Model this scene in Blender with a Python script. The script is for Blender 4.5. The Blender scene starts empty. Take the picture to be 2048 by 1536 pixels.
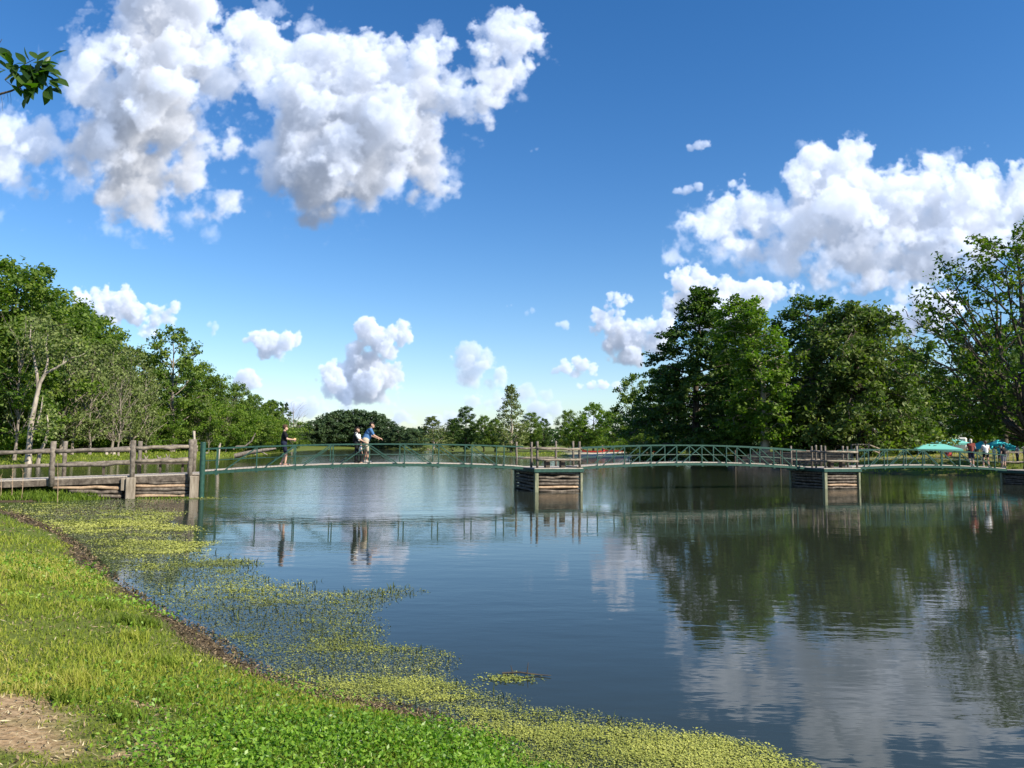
import bpy, math, random
import numpy as np
from mathutils import Vector, Matrix

random.seed(5)
sc = bpy.context.scene
COL = sc.collection
# ================================================================ camera
EYE = np.array([0.0, 0.0, 2.235])            # eye above the pond's surface (z = 0)
FPX, PITCH, ROLL = 1500.0, math.radians(4.54), math.radians(0.44)
_f = np.array([0, math.cos(PITCH), math.sin(PITCH)])
_u0 = np.array([0, -math.sin(PITCH), math.cos(PITCH)]); _r0 = np.array([1.0, 0, 0])
CR = math.cos(ROLL)*_r0+math.sin(ROLL)*_u0
CU = -math.sin(ROLL)*_r0+math.cos(ROLL)*_u0
cam = bpy.data.cameras.new('camera'); cam.sensor_width = 36.0; cam.lens = FPX/2048*36.0
cam.clip_start = 0.05; cam.clip_end = 6000
camo = bpy.data.objects.new('camera', cam); COL.objects.link(camo)
camo.matrix_world = Matrix(((CR[0], CU[0], -_f[0], EYE[0]), (CR[1], CU[1], -_f[1], EYE[1]), (CR[2], CU[2], -_f[2], EYE[2]), (0, 0, 0, 1)))
sc.camera = camo
def ray(px, py): return CR*(px-1024)/FPX-CU*(py-768)/FPX+_f
def at(px, py, Y):                           # survey: bearing taken from the photograph + a distance
    d = ray(px, py); return EYE+d*(Y/d[1])
def on(px, py, z=0.0):                       # bearing + a height
    d = ray(px, py); return EYE+d*((z-EYE[2])/d[2])
def pxf(px, py):
    d = ray(px, py); return d[0]/d[1], d[2]/d[1]
# ================================================================ light and exposure
SUN = np.array([0.73, -0.45, 0.65]); SUN = SUN/np.linalg.norm(SUN)   # direction towards the sun: right, a little behind
sl = bpy.data.lights.new('sun', 'SUN'); sl.energy = 5.0; sl.angle = math.radians(0.53); sl.color = (1.0, 0.92, 0.77)
so = bpy.data.objects.new('sun', sl); COL.objects.link(so)
so.rotation_euler = Vector(SUN).to_track_quat('Z', 'Y').to_euler(); so.location = (40, -20, 60)
sc.view_settings.view_transform = 'Standard'; sc.view_settings.look = 'None'
sc.view_settings.exposure = 0.72; sc.view_settings.gamma = 1.0; sc.view_settings.use_curve_mapping = False
cy = sc.cycles
cy.max_bounces = 6; cy.diffuse_bounces = 3; cy.glossy_bounces = 3; cy.transmission_bounces = 3; cy.transparent_max_bounces = 6
cy.caustics_reflective = False; cy.caustics_refractive = False; cy.sample_clamp_indirect = 4.0
cy.use_denoising = True
try: cy.denoiser = 'OPENIMAGEDENOISE'
except Exception: pass
import numpy as np, time
# ---------------------------------------------------------------- clouds (numpy volume render of the sky's cumulus)
CW, CH, CSTEP = 2000, 860, 0.001        # window of the sky: u = X/|Y| in [-1,1], v = Z/|Y| in [-0.005,0.855]
def spectral_noise(shape, beta, seed):
    r = np.random.default_rng(seed)
    f = np.fft.rfftn(r.standard_normal(shape).astype(np.float32))
    k = np.sqrt(sum(np.meshgrid(*[np.fft.fftfreq(n)**2 if i < len(shape)-1 else np.fft.rfftfreq(n)**2
                                  for i, n in enumerate(shape)], indexing='ij')))
    k[(0,)*len(shape)] = 1.0
    a = k**(-beta); a[(0,)*len(shape)] = 0; a[k < 0.012] = 0
    n = np.fft.irfftn(f*a, s=shape).astype(np.float32)
    return n/n.std()
def shift2(a, dz, dy):
    # bilinear shift of a 2-D slice by positive/negative sub-voxel amounts, zero filled
    out = np.zeros_like(a)
    z0, y0 = int(np.floor(dz)), int(np.floor(dy)); fz, fy = dz-z0, dy-y0
    for zz, wz in ((z0, 1-fz), (z0+1, fz)):
        for yy, wy in ((y0, 1-fy), (y0+1, fy)):
            w = wz*wy
            if w <= 0: continue
            s = a[max(0, zz):a.shape[0]+min(0, zz), max(0, yy):a.shape[1]+min(0, yy)]
            out[max(0, -zz):max(0, -zz)+s.shape[0], max(0, -yy):max(0, -yy)+s.shape[1]] += w*s
    return out
def render_cloud(blobs, pxf, noise, rng, sig=0.16, amp=0.16, soft=0.3, sun=(0.78, 0.64, 0.34), levels=2, opac=1.0, lit=1.0, flat=0.0, wisp=1.0, kk=None, ys=2.6):
    """blobs: (photo px, py, r). returns image (h,w,4) premultiplied + its corner in the window"""
    B = []
    for (px, py, r) in blobs:
        u, v = pxf(px, py)
        B.append(((u+1)/CSTEP, (v+0.005)/CSTEP, rng.normal(0, .35)*r/1.5, r*1.10/1.5))
    B = np.array(B); rmax = B[:, 3].max()
    pad = 6+rmax*.5
    x0, x1 = int(B[:, 0].min()-B[:, 3].max()-pad), int((B[:, 0]+B[:, 3]).max()+pad)
    z0, z1 = int((B[:, 1]-B[:, 3]).min()-pad), int((B[:, 1]+B[:, 3]).max()+pad)
    yh = (np.abs(B[:, 2])+B[:, 3]).max()+pad
    nx, nz, ny = x1-x0, z1-z0, int(2*yh/ys)
    S = [tuple(b) for b in B]; cur = S
    for lv in range(levels):
        nxt = []
        for (cx, cz, cy, r) in cur:
            if r < 4: continue
            for k in range(9 if lv == 0 else 5):
                d = rng.normal(size=3); d[1] += .45; d[0] += .25; d[2] -= .25; d /= np.linalg.norm(d)
                rr = r*rng.uniform(.30, .58)
                nxt.append((cx+d[0]*r*.88, cz+d[1]*r*.88, cy+d[2]*r*.88, rr))
        S = S+nxt; cur = nxt
    F = np.full((nx, nz, ny), -1e3, np.float32)
    for (cx, cz, cy, r) in S:
        m = r*1.0+3
        ax, bx = max(0, int(cx-x0-r-m)), min(nx, int(cx-x0+r+m)+1)
        az, bz = max(0, int(cz-z0-r-m)), min(nz, int(cz-z0+r+m)+1)
        ay, by = max(0, int((cy+yh-r-m)/ys)), min(ny, int((cy+yh+r+m)/ys)+1)
        if bx <= ax or bz <= az or by <= ay: continue
        X = (np.arange(ax, bx)-(cx-x0)).astype(np.float32)[:, None, None]
        Z = (np.arange(az, bz)-(cz-z0)).astype(np.float32)[None, :, None]
        Y = ((np.arange(ay, by)*ys)-(cy+yh)).astype(np.float32)[None, None, :]
        Zs = np.where(Z < 0, Z*(1+flat), Z)
        d = r-np.sqrt(X*X+Zs*Zs+Y*Y)
        F[ax:bx, az:bz, ay:by] = np.maximum(F[ax:bx, az:bz, ay:by], d)
    n = noise.shape
    o = rng.integers(0, 200, 3)
    N = noise[np.ix_((np.arange(nx)+o[0]) % n[0], (np.arange(nz)+o[1]) % n[1], (np.arange(ny)*2+o[2]) % n[2])]
    med = np.median(B[:, 3])
    zz = np.linspace(0, 1, nz)[None, :, None].astype(np.float32)
    A = amp*med*(1+.9*(1-zz)*wisp)
    W = 1.6+soft*med*(.10+.9*(1-zz)**2*wisp)
    D = np.clip((F+A*N-0.05*med)/W, 0, 1); D = D*D*(3-2*D)
    del F, N
    # optical depth towards the sun, marched in x from the right
    sx, sz, sy = sun
    tau = np.zeros_like(D); acc = np.zeros((nz, ny), np.float32)
    step = np.sqrt(1+(sz/sx)**2+(sy/sx)**2)
    for i in range(nx-1, -1, -1):
        acc = shift2(acc, sz/sx, -(sy/sx)/ys)
        tau[i] = acc
        acc = acc + D[i]*step
    k = (kk or sig)*.30*40/max(20., med*1.6)
    up = np.cumsum(D[:, ::-1], axis=1)[:, ::-1]-D
    dn = np.cumsum(D, axis=1)-D
    sunl = .52*np.exp(-tau*k*2.0)+.36*np.exp(-tau*k*.55)+.12*np.exp(-tau*k*.12)
    ambu = .5*np.exp(-up*k*.5)+.5*np.exp(-up*k*.1)
    ambd = np.exp(-dn*k*.35)
    del tau, up, dn
    ext = D*(sig*ys*opac)
    a = 1-np.exp(-ext)
    T = np.exp(-(np.cumsum(ext, axis=2)-ext))
    w = T*a
    s = (w*sunl).sum(2); u_ = (w*ambu).sum(2); d_ = (w*ambd).sum(2); al = w.sum(2)
    sunc = np.array([1.0, .975, .95])*.93*lit; amb = np.array([.28, .39, .62])*1.18; gnd = np.array([.24, .31, .40])*.18
    rgb = s[..., None]*sunc + u_[..., None]*amb + d_[..., None]*gnd
    return rgb.transpose(1, 0, 2), al.T, x0, z0
def build_clouds(pxf):
    rng = np.random.default_rng(11)
    noise = spectral_noise((256, 256, 128), 2.12, 3)
    img = np.zeros((CH, CW, 3)); alp = np.zeros((CH, CW))
    def put(blobs, **kw):
        rgb, al, x0, z0 = render_cloud(blobs, pxf, noise, rng, **kw)
        f = kw.get('fade', 1)
        h, w = al.shape
        ax, bx, az, bz = max(0, x0), min(CW, x0+w), max(0, z0), min(CH, z0+h)
        if bx <= ax or bz <= az: return
        r, a = rgb[az-z0:bz-z0, ax-x0:bx-x0], al[az-z0:bz-z0, ax-x0:bx-x0]
        img[az:bz, ax:bx] = r + img[az:bz, ax:bx]*(1-a)[..., None]
        alp[az:bz, ax:bx] = a + alp[az:bz, ax:bx]*(1-a)
    # low, far, hazy ones first
    lo = rng
    low = dict(levels=1, sig=.10, lit=.80, soft=.5, amp=.28, flat=.8)
    for (px, py, r) in [(450,838,16),(560,822,20),(620,826,22),(660,812,16),(700,850,20),(830,838,20),(880,842,18),(910,835,14),(960,812,18),(1080,830,18),(1120,842,20),(1170,838,16),(1230,832,14),(790,812,14),(1500,846,22),(1900,820,22),(250,830,22),(100,820,24),(1700,830,22),(2200,820,26),(-200,800,30)]:
        put([(px+lo.uniform(-1, 1)*r*2.2, py+lo.uniform(-.3, .3)*r, r*lo.uniform(.45, .9)) for _ in range(5)], opac=.6, **low)
    for _ in range(34):
        px, py, r = lo.uniform(-300, 2350), lo.uniform(770, 862), lo.uniform(9, 22)
        put([(px+lo.uniform(-1, 1)*r*3.0, py+lo.uniform(-.25, .25)*r, r*lo.uniform(.35, .8)) for _ in range(6)], opac=lo.uniform(.15, .45), **low)
    mid = dict(levels=2, sig=.14, lit=.95, soft=.35, amp=.16)
    put([(735,665,22),(758,682,28),(800,672,18),(782,668,16),(715,700,22),(730,722,30),(700,742,28),(672,762,28),(742,752,30),(772,762,24),(795,792,14),(720,775,36),(690,790,24),(760,795,20),(650,778,20),(604,776,12)], **mid)
    put([(905,718,6),(935,722,24),(970,728,26),(992,752,20),(950,748,30),(975,765,22)], opac=.35, **mid)
    put([(510,675,22),(535,688,26),(570,690,22),(592,690,13),(493,682,16),(548,700,18)], flat=.5, **mid)
    put([(478,768,9),(496,764,18),(512,772,12),(490,776,12)], flat=.6, **mid)
    put([(150,610,12),(172,604,24),(208,600,26),(240,606,26),(195,622,22),(268,632,26),(305,642,22),(328,632,15),(350,618,10),(290,655,18),(230,630,20)], **mid)
    put([(418,650,6),(430,655,9),(426,668,6)], opac=.4, **mid)
    put([(1212,612,15),(1238,606,15),(1256,597,8),(1202,634,20),(1222,648,22),(1240,678,26),(1272,668,26),(1302,655,20),(1215,700,16),(1262,708,24),(1312,690,30),(1195,660,12),(1330,650,22)], **mid)
    put([(1112,744,10),(1130,740,15),(1160,735,16),(1186,740,13),(1150,748,12)], flat=.6, **mid)
    put([(1160,778,8),(1180,776,11),(1205,774,12),(1230,776,9)], flat=.9, **mid)
    put([(1115,652,6),(1128,650,9)], opac=.5, **mid)
    put([(1022,612,6),(1014,613,5)], opac=.35, **mid); put([(1052,628,8),(1064,622,7),(1045,640,5)], opac=.2, **mid)
    put([(1380,300,7),(1396,295,11),(1412,290,9)], opac=.45, flat=.5, **mid)
    put([(1355,383,8),(1376,380,10),(1396,374,9)], opac=.45, flat=.5, **mid)
    put([(1062,303,7),(1072,300,6)], opac=.2, **mid)
    put([(1366,568,26),(1345,560,10),(1398,588,34),(1360,605,30),(1458,588,26),(1500,600,34),(1440,632,50),(1532,590,18),(1560,586,12),(1585,583,10),(1604,582,7),(1840,612,32),(1875,630,34),(1800,640,30)], **mid)
    put([(1752,560,24),(1800,562,28),(1712,578,14),(1690,585,10),(1830,545,26),(1860,550,20)], opac=.5, **mid)
    big = dict(levels=2, sig=.06, soft=.75, amp=.15, kk=.10)
    veil = dict(levels=1, sig=.05, soft=2.2, amp=.42, kk=.05, opac=.16, ys=5.0)
    great = []
    great.append(([(1662,342,48),(1692,322,34),(1622,372,46),(1680,392,55),(1742,392,40),(1775,402,30),(1850,382,46),(1884,358,36),(1930,392,46),(1990,386,40),(2040,392,46),(2110,400,60),(2190,410,60),(1448,428,40),(1415,462,36),(1520,452,44),(1560,440,34),(1600,452,52),(1700,452,62),(1800,452,62),(1900,452,60),(2000,450,56),(1382,482,22),(1345,515,10),(1480,492,36),(1580,500,42),(1680,512,48),(1780,516,52),(1880,510,52),(1980,500,52),(1730,480,60),(1850,480,60),(1950,470,60),(2080,480,60),(1482,372,14),(1492,388,11),(1560,500,44),(1500,510,34),(1440,500,30),(1400,505,24),(1640,530,40),(1740,535,46),(1840,530,46),(1700,420,60),(1800,420,60),(1950,430,60)], dict(flat=.35)))
    great.append(([(300,-30,70),(350,50,70),(405,30,36),(330,-60,70),(260,105,56),(205,80,30),(160,110,36),(175,165,58),(300,165,84),(400,120,60),(430,165,46),(490,70,40),(525,80,46),(555,120,36),(505,130,50),(255,240,80),(340,255,62),(385,310,46),(200,290,60),(62,290,52),(10,300,60),(40,350,32),(-60,300,60),(120,300,34),(165,340,38),(270,345,70),(222,392,42),(290,420,42),(302,452,18),(380,370,32),(405,425,22),(445,412,24),(462,302,20),(468,278,10)], dict(wisp=1.2)))
    great.append(([(640,125,56),(690,105,38),(742,140,36),(600,195,56),(700,200,90),(790,120,34),(850,115,36),(885,115,28),(840,185,56),(780,250,84),(680,290,100),(600,300,70),(550,345,40),(640,350,74),(740,340,64),(822,310,54),(862,350,38),(872,385,14),(600,402,22),(900,180,36),(925,220,30),(958,200,34),(992,160,36),(985,110,34),(1010,62,34),(1040,78,38),(1062,84,22),(1030,130,32),(975,238,14),(955,60,16)], dict(wisp=1.1)))
    for bl, kw in great:
        put([(a+rng.normal()*.25*r, b+rng.normal()*.2*r+.10*r, r*1.06) for a, b, r in bl[::2]], **veil)
        put(bl, **kw, **big)
    # milky air low over the horizon
    v = (np.arange(CH)*CSTEP-.005)[:, None]
    hz = np.clip(np.exp(-np.clip(v, 0, 1)/.075)*.62, 0, 1)*np.ones((1, CW))
    hc = np.array([.44, .60, .88])*.74
    img = img*(1-hz*.6)[..., None] + hc*(hz*np.maximum(.6*alp, 1-alp*0)*1.0)[..., None]*1.0
    alp = alp + hz*(1-alp)
    return img.astype(np.float32), np.clip(alp, 0, 1).astype(np.float32)
CLOUD_RGB, CLOUD_A = build_clouds(pxf)
CLOUD_GAIN = 0.60
def make_world():
    W = bpy.data.worlds.new('World'); sc.world = W; W.use_nodes = True
    nt = W.node_tree; nd = nt.nodes; lk = nt.links; nd.clear()
    out = nd.new('ShaderNodeOutputWorld'); bg = nd.new('ShaderNodeBackground'); bg.inputs[1].default_value = 0.10
    sky = nd.new('ShaderNodeTexSky'); sky.sky_type = 'NISHITA'; sky.sun_disc = False
    sky.sun_elevation = math.asin(SUN[2]); sky.sun_rotation = math.atan2(SUN[0], SUN[1])
    sky.altitude = 200; sky.air_density = 1.0; sky.dust_density = 0.0; sky.ozone_density = 2.0
    hs = nd.new('ShaderNodeHueSaturation'); hs.inputs['Saturation'].default_value = 1.34; hs.inputs['Value'].default_value = 1.0; hs.inputs['Hue'].default_value = 0.506
    lk.new(sky.outputs[0], hs.inputs['Color'])
    im = bpy.data.images.new('cloud_cover', CW, CH, alpha=True, float_buffer=True)
    A = np.ones((CH, CW, 4), np.float32); A[..., :3] = CLOUD_RGB/np.maximum(CLOUD_A, 1e-4)[..., None]; A[..., 3] = CLOUD_A
    A[CLOUD_A < 1e-4, :3] = .5
    im.alpha_mode = 'CHANNEL_PACKED'
    im.pixels.foreach_set(A.ravel()); im.update(); im.pack()
    tc = nd.new('ShaderNodeTexCoord'); sp = nd.new('ShaderNodeSeparateXYZ'); lk.new(tc.outputs['Generated'], sp.inputs[0])
    def m(op, a, b=None, clamp=False):
        n = nd.new('ShaderNodeMath'); n.operation = op; n.use_clamp = clamp
        for i, v in enumerate((a, b)):
            if v is None: continue
            if isinstance(v, (int, float)): n.inputs[i].default_value = v
            else: lk.new(v, n.inputs[i])
        return n.outputs[0]
    ay = m('MAXIMUM', m('ABSOLUTE', sp.outputs[1]), 0.02)
    u = m('DIVIDE', sp.outputs[0], ay); v = m('DIVIDE', sp.outputs[2], ay)
    cb = nd.new('ShaderNodeCombineXYZ')
    lk.new(m('ADD', m('MULTIPLY', u, 0.5), 0.5), cb.inputs[0])
    lk.new(m('DIVIDE', m('ADD', v, 0.005), CH*CSTEP), cb.inputs[1])
    tx = nd.new('ShaderNodeTexImage'); tx.image = im; tx.extension = 'MIRROR'; tx.interpolation = 'Cubic'
    lk.new(cb.outputs[0], tx.inputs[0])
    # the picture plane stretches towards the zenith and to the side: let the cover thin out there
    fz = m('SUBTRACT', 1.0, m('MULTIPLY', m('SUBTRACT', v, 0.80), 1.2, True), True)
    a = m('MULTIPLY', tx.outputs['Alpha'], fz)
    gain = nd.new('ShaderNodeVectorMath'); gain.operation = 'SCALE'; gain.inputs['Scale'].default_value = CLOUD_GAIN/0.10
    lk.new(tx.outputs['Color'], gain.inputs[0])
    mx = nd.new('ShaderNodeMix'); mx.data_type = 'RGBA'; mx.clamp_factor = True
    lk.new(a, mx.inputs[0]); lk.new(hs.outputs[0], mx.inputs[6]); lk.new(gain.outputs[0], mx.inputs[7])
    lk.new(mx.outputs[2], bg.inputs[0]); lk.new(bg.outputs[0], out.inputs[0])
    W.cycles.sampling_method = 'MANUAL'; W.cycles.sample_map_resolution = 1024
make_world()

# ================================================================ helpers
def link(o, parent=None):
    COL.objects.link(o)
    if parent is not None: o.parent = parent
    return o
def tag(o, label=None, cat=None, group=None, kind=None):
    if label: o['label'] = label
    if cat: o['category'] = cat
    if group: o['group'] = group
    if kind: o['kind'] = kind
    return o
def empty(name, loc=(0, 0, 0), rz=0.0, label=None, cat=None, group=None):
    o = bpy.data.objects.new(name, None); o.empty_display_size = .2; COL.objects.link(o)
    o.location = tuple(float(c) for c in loc); o.rotation_euler = (0, 0, rz)
    return tag(o, label, cat, group)
def np_mesh(name, V, F, mat=None, var=None, smooth=False):
    """V (n,3); F (m,k) with k = 3 or 4"""
    V = np.asarray(V, np.float32); F = np.asarray(F, np.int32)
    me = bpy.data.meshes.new(name); k = F.shape[1]
    me.vertices.add(len(V)); me.vertices.foreach_set('co', V.ravel())
    me.loops.add(F.size); me.loops.foreach_set('vertex_index', F.ravel())
    me.polygons.add(len(F))
    me.polygons.foreach_set('loop_start', np.arange(0, F.size, k, dtype=np.int32))
    if var is not None:
        at_ = me.attributes.new('var', 'FLOAT', 'FACE'); at_.data.foreach_set('value', np.asarray(var, np.float32))
    me.update(calc_edges=True)
    me.polygons.foreach_set('use_smooth', np.full(len(F), bool(smooth)))
    if mat: me.materials.append(mat)
    return me
class MB:
    """collects boxes, beams and round timbers of ONE part"""
    def __init__(s): s.v = []; s.f = []
    def _add(s, V, F):
        b = len(s.v); s.v += [tuple(float(c) for c in q) for q in V]; s.f += [tuple(b+i for i in q) for q in F]
    def box(s, c, ax, ay, az):                   # centre and three half-axis vectors
        c, ax, ay, az = (np.asarray(q, float) for q in (c, ax, ay, az))
        V = [c+i*ax+j*ay+k*az for k in (-1, 1) for j in (-1, 1) for i in (-1, 1)]
        s._add(V, [(0, 2, 3, 1), (4, 5, 7, 6), (0, 1, 5, 4), (2, 6, 7, 3), (0, 4, 6, 2), (1, 3, 7, 5)]); return s
    def beam(s, p0, p1, w, h, up=(0, 0, 1)):
        p0, p1 = np.asarray(p0, float), np.asarray(p1, float); d = p1-p0; L = np.linalg.norm(d); d = d/L
        up = np.asarray(up, float); sd = np.cross(d, up)
        if np.linalg.norm(sd) < 1e-6: sd = np.array([1.0, 0, 0])
        sd /= np.linalg.norm(sd); u = np.cross(sd, d)
        return s.box((p0+p1)/2, d*L/2, sd*w/2, u*h/2)
    def tube(s, pts, rad, n=8, cap=True, wob=0.0, seed=0):
        rg = np.random.default_rng(seed)
        pts = np.asarray(pts, float); rad = np.broadcast_to(np.asarray(rad, float), (len(pts),))
        ref = None; V = []; F = []
        for i, p in enumerate(pts):
            d = pts[min(i+1, len(pts)-1)]-pts[max(i-1, 0)]; d /= max(np.linalg.norm(d), 1e-9)
            if ref is None: ref = np.array([0, 0, 1.0]) if abs(d[2]) < .9 else np.array([1.0, 0, 0])
            a = np.cross(d, ref); a /= np.linalg.norm(a); b = np.cross(a, d); ref = b
            for k in range(n):
                t = 2*math.pi*k/n; r = rad[i]*(1+wob*rg.uniform(-1, 1))
                V.append(p+a*math.cos(t)*r+b*math.sin(t)*r)
        for i in range(len(pts)-1):
            for k in range(n): F.append((i*n+k, i*n+(k+1) % n, (i+1)*n+(k+1) % n, (i+1)*n+k))
        if cap: F.append(tuple(range(n-1, -1, -1))); F.append(tuple((len(pts)-1)*n+k for k in range(n)))
        s._add(V, F); return s
    def log(s, p0, p1, r, seed=0, n=9, seg=6, wob=.07, bend=.25):
        rg = np.random.default_rng(seed); p0, p1 = np.asarray(p0, float), np.asarray(p1, float)
        pts = [p0+(p1-p0)*t+(rg.normal(size=3)*r*bend if 0 < t < 1 else 0) for t in np.linspace(0, 1, seg)]
        return s.tube(pts, [r*(1+rg.normal()*.06) for _ in pts], n, True, wob, seed)
    def build(s, name, mat, parent=None, smooth=False, bevel=0.0):
        me = bpy.data.meshes.new(name); me.from_pydata(s.v, [], s.f); me.update()
        if smooth: me.polygons.foreach_set('use_smooth', [True]*len(me.polygons))
        if mat: me.materials.append(mat)
        o = bpy.data.objects.new(name, me); link(o, parent)
        if bevel:
            b = o.modifiers.new('bevel', 'BEVEL'); b.width = bevel; b.segments = 1; b.limit_method = 'ANGLE'
        return o
# ================================================================ materials
def nodes_of(name):
    m = bpy.data.materials.new(name); m.use_nodes = True; nt = m.node_tree
    return m, nt, nt.nodes, nt.links, nt.nodes['Principled BSDF']
def pmat(name, c1, c2, scale=4.0, rough=.8, bump=.3, stretch=(1, 1, 1), spec=.3, detail=5.0, metal=0.0, coords='Object', dist=.02, c3=None):
    m, nt, nd, lk, P = nodes_of(name)
    tc = nd.new('ShaderNodeTexCoord'); mp = nd.new('ShaderNodeMapping'); mp.inputs['Scale'].default_value = stretch
    lk.new(tc.outputs[coords], mp.inputs[0])
    n = nd.new('ShaderNodeTexNoise'); n.inputs['Scale'].default_value = scale; n.inputs['Detail'].default_value = detail; n.inputs['Roughness'].default_value = .65
    lk.new(mp.outputs[0], n.inputs['Vector'])
    cr = nd.new('ShaderNodeValToRGB'); e = cr.color_ramp.elements
    e[0].position = .33; e[0].color = (*c1, 1); e[1].position = .67; e[1].color = (*c2, 1)
    if c3: x = cr.color_ramp.elements.new(.5); x.color = (*c3, 1)
    lk.new(n.outputs[0], cr.inputs[0]); lk.new(cr.outputs[0], P.inputs['Base Color'])
    P.inputs['Roughness'].default_value = rough; P.inputs['Specular IOR Level'].default_value = spec; P.inputs['Metallic'].default_value = metal
    if bump:
        b = nd.new('ShaderNodeBump'); b.inputs['Strength'].default_value = bump; b.inputs['Distance'].default_value = dist
        lk.new(n.outputs[0], b.inputs['Height']); lk.new(b.outputs[0], P.inputs['Normal'])
    return m
def leafmat(name, stops, trans=.35, rough=.55, spec=.25, tcol=(.55, .75, .12)):
    """stops: colours along each leaf's own random value"""
    m, nt, nd, lk, P = nodes_of(name)
    a = nd.new('ShaderNodeAttribute'); a.attribute_name = 'var'
    cr = nd.new('ShaderNodeValToRGB'); e = cr.color_ramp.elements
    while len(e) < len(stops): e.new(.5)
    for i, c in enumerate(stops): e[i].position = i/(len(stops)-1); e[i].color = (*c, 1)
    lk.new(a.outputs['Fac'], cr.inputs[0]); lk.new(cr.outputs[0], P.inputs['Base Color'])
    P.inputs['Roughness'].default_value = rough; P.inputs['Specular IOR Level'].default_value = spec
    t = nd.new('ShaderNodeBsdfTranslucent')
    mc = nd.new('ShaderNodeMix'); mc.data_type = 'RGBA'; mc.blend_type = 'MULTIPLY'; mc.inputs[0].default_value = 1
    g = nd.new('ShaderNodeMix'); g.data_type = 'RGBA'; g.inputs[0].default_value = .0
    lk.new(cr.outputs[0], mc.inputs[6]); mc.inputs[7].default_value = (tcol[0]*2.2, tcol[1]*2.2, tcol[2]*2.2, 1)
    lk.new(mc.outputs[2], t.inputs[0])
    mx = nd.new('ShaderNodeMixShader'); mx.inputs[0].default_value = trans
    lk.new(P.outputs[0], mx.inputs[1]); lk.new(t.outputs[0], mx.inputs[2])
    lk.new(mx.outputs[0], nd['Material Output'].inputs[0])
    return m
M = {}
M['wood_grey'] = pmat('weathered_grey_wood', (.085, .07, .055), (.25, .215, .175), 6, .85, .6, (1, 1, 1), c3=(.155, .132, .108))
M['wood_rail'] = pmat('sunbleached_rail_wood', (.13, .105, .078), (.32, .275, .21), 7, .85, .5)
M['wood_dark'] = pmat('dark_timber', (.035, .028, .022), (.11, .09, .07), 6, .9, .5)
M['log'] = pmat('crib_log', (.055, .043, .034), (.21, .175, .14), 5, .9, .6, c3=(.12, .098, .078))
M['log_pale'] = pmat('pale_waterline_log', (.25, .17, .11), (.50, .36, .24), 5, .85, .5)
M['concrete'] = pmat('rough_post_wood', (.17, .135, .10), (.37, .32, .25), 3.5, .9, .5, (3, 3, .5))
M['mosspost'] = pmat('mossy_post', (.13, .15, .09), (.30, .30, .20), 5, .9, .5, (2, 2, .6))
M['board'] = pmat('deck_board', (.30, .26, .22), (.55, .49, .42), 5, .8, .3)
M['green'] = pmat('green_bridge_paint', (.012, .046, .035), (.028, .088, .066), 9, .5, .12, spec=.35)
M['bark'] = pmat('bark', (.035, .028, .022), (.13, .105, .08), 2.5, .95, .8, (3, 3, .6), dist=.06)
M['bark_pale'] = pmat('pale_bark', (.17, .14, .11), (.50, .44, .36), 1.6, .9, .6, (2, 2, .6), dist=.05, c3=(.34, .29, .235))
M['bark_mid'] = pmat('grey_brown_bark', (.12, .10, .08), (.34, .29, .24), 2, .95, .8, (3, 3, .6), dist=.05)
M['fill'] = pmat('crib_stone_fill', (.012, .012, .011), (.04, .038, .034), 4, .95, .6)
M['sand'] = pmat('beach_sand', (.50, .42, .31), (.66, .57, .44), 2, .95, .2)
# foliage by kind
M['leaf_oak'] = leafmat('oak_leaf', [(.042, .088, .014), (.105, .170, .024), (.195, .250, .038)])
M['leaf_dark'] = leafmat('dark_leaf', [(.022, .055, .013), (.055, .105, .020), (.115, .165, .030)], .30)
M['leaf_bright'] = leafmat('bright_leaf', [(.052, .105, .016), (.115, .190, .022), (.21, .28, .036)], .4)
M['leaf_pale'] = leafmat('pale_leaf', [(.075, .110, .034), (.145, .190, .055), (.25, .29, .10)], .3, tcol=(.5, .55, .25))
M['leaf_feather'] = leafmat('feathery_leaf', [(.045, .085, .020), (.105, .150, .034), (.20, .235, .060)], .32)
M['leaf_far'] = leafmat('hazed_far_leaf', [(.032, .062, .030), (.058, .098, .042), (.095, .140, .055)], .25)  # bluer, paler greens: distance haze put into the leaf colour
M['leaf_near'] = leafmat('near_leaf', [(.032, .070, .010), (.075, .125, .015), (.17, .205, .026)], .42)
# ================================================================ pond outline and terrain
def P2(px, py, z=0.0):
    q = on(px, py, z); return (q[0], q[1])
near_shore = [(1040, 1545), (1000, 1490), (900, 1447), (760, 1407), (660, 1393), (560, 1364), (470, 1318), (420, 1274), (320, 1224), (225, 1158), (150, 1088), (95, 1050), (30, 1026)]
cove = [(-60, 1013), (-30, 1004), (40, 1004), (110, 1002), (190, 999), (250, 994), (285, 986), (280, 981)]
left_bank = [(-140, 932), (-60, 931), (0, 931), (68, 929), (150, 926.5), (250, 924.5), (330, 922), (400, 919), (470, 915), (530, 909), (575, 905), (610, 901.5), (650, 899.5), (700, 898), (760, 897.8),
             (820, 900), (880, 903.5), (940, 907), (1000, 910), (1060, 912.5), (1120, 914), (1170, 916), (1230, 916.3), (1300, 917.5), (1340, 921), (1390, 923.5), (1450, 928), (1500, 933), (1600, 938), (1700, 942), (1722, 945),
             (1800, 948), (1860, 950), (1930, 951), (1992, 952), (2100, 955)]
LAKE = [P2(*q) for q in near_shore]+[P2(*q) for q in cove]
c0 = LAKE[-1]
LAKE += [(c0[0]-3.0, c0[1]+0.6), (c0[0]-9, c0[1]-.5), (c0[0]-18, c0[1]+2)]
LAKE += [(-52, 45), (-58, 60)]
LAKE += [P2(*q) for q in left_bank]
LAKE += [(50, 48), (56, 28), (48, 6), (28, -5), (12, .2), (5, 2.7), (1.8, 4.5)]
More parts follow.
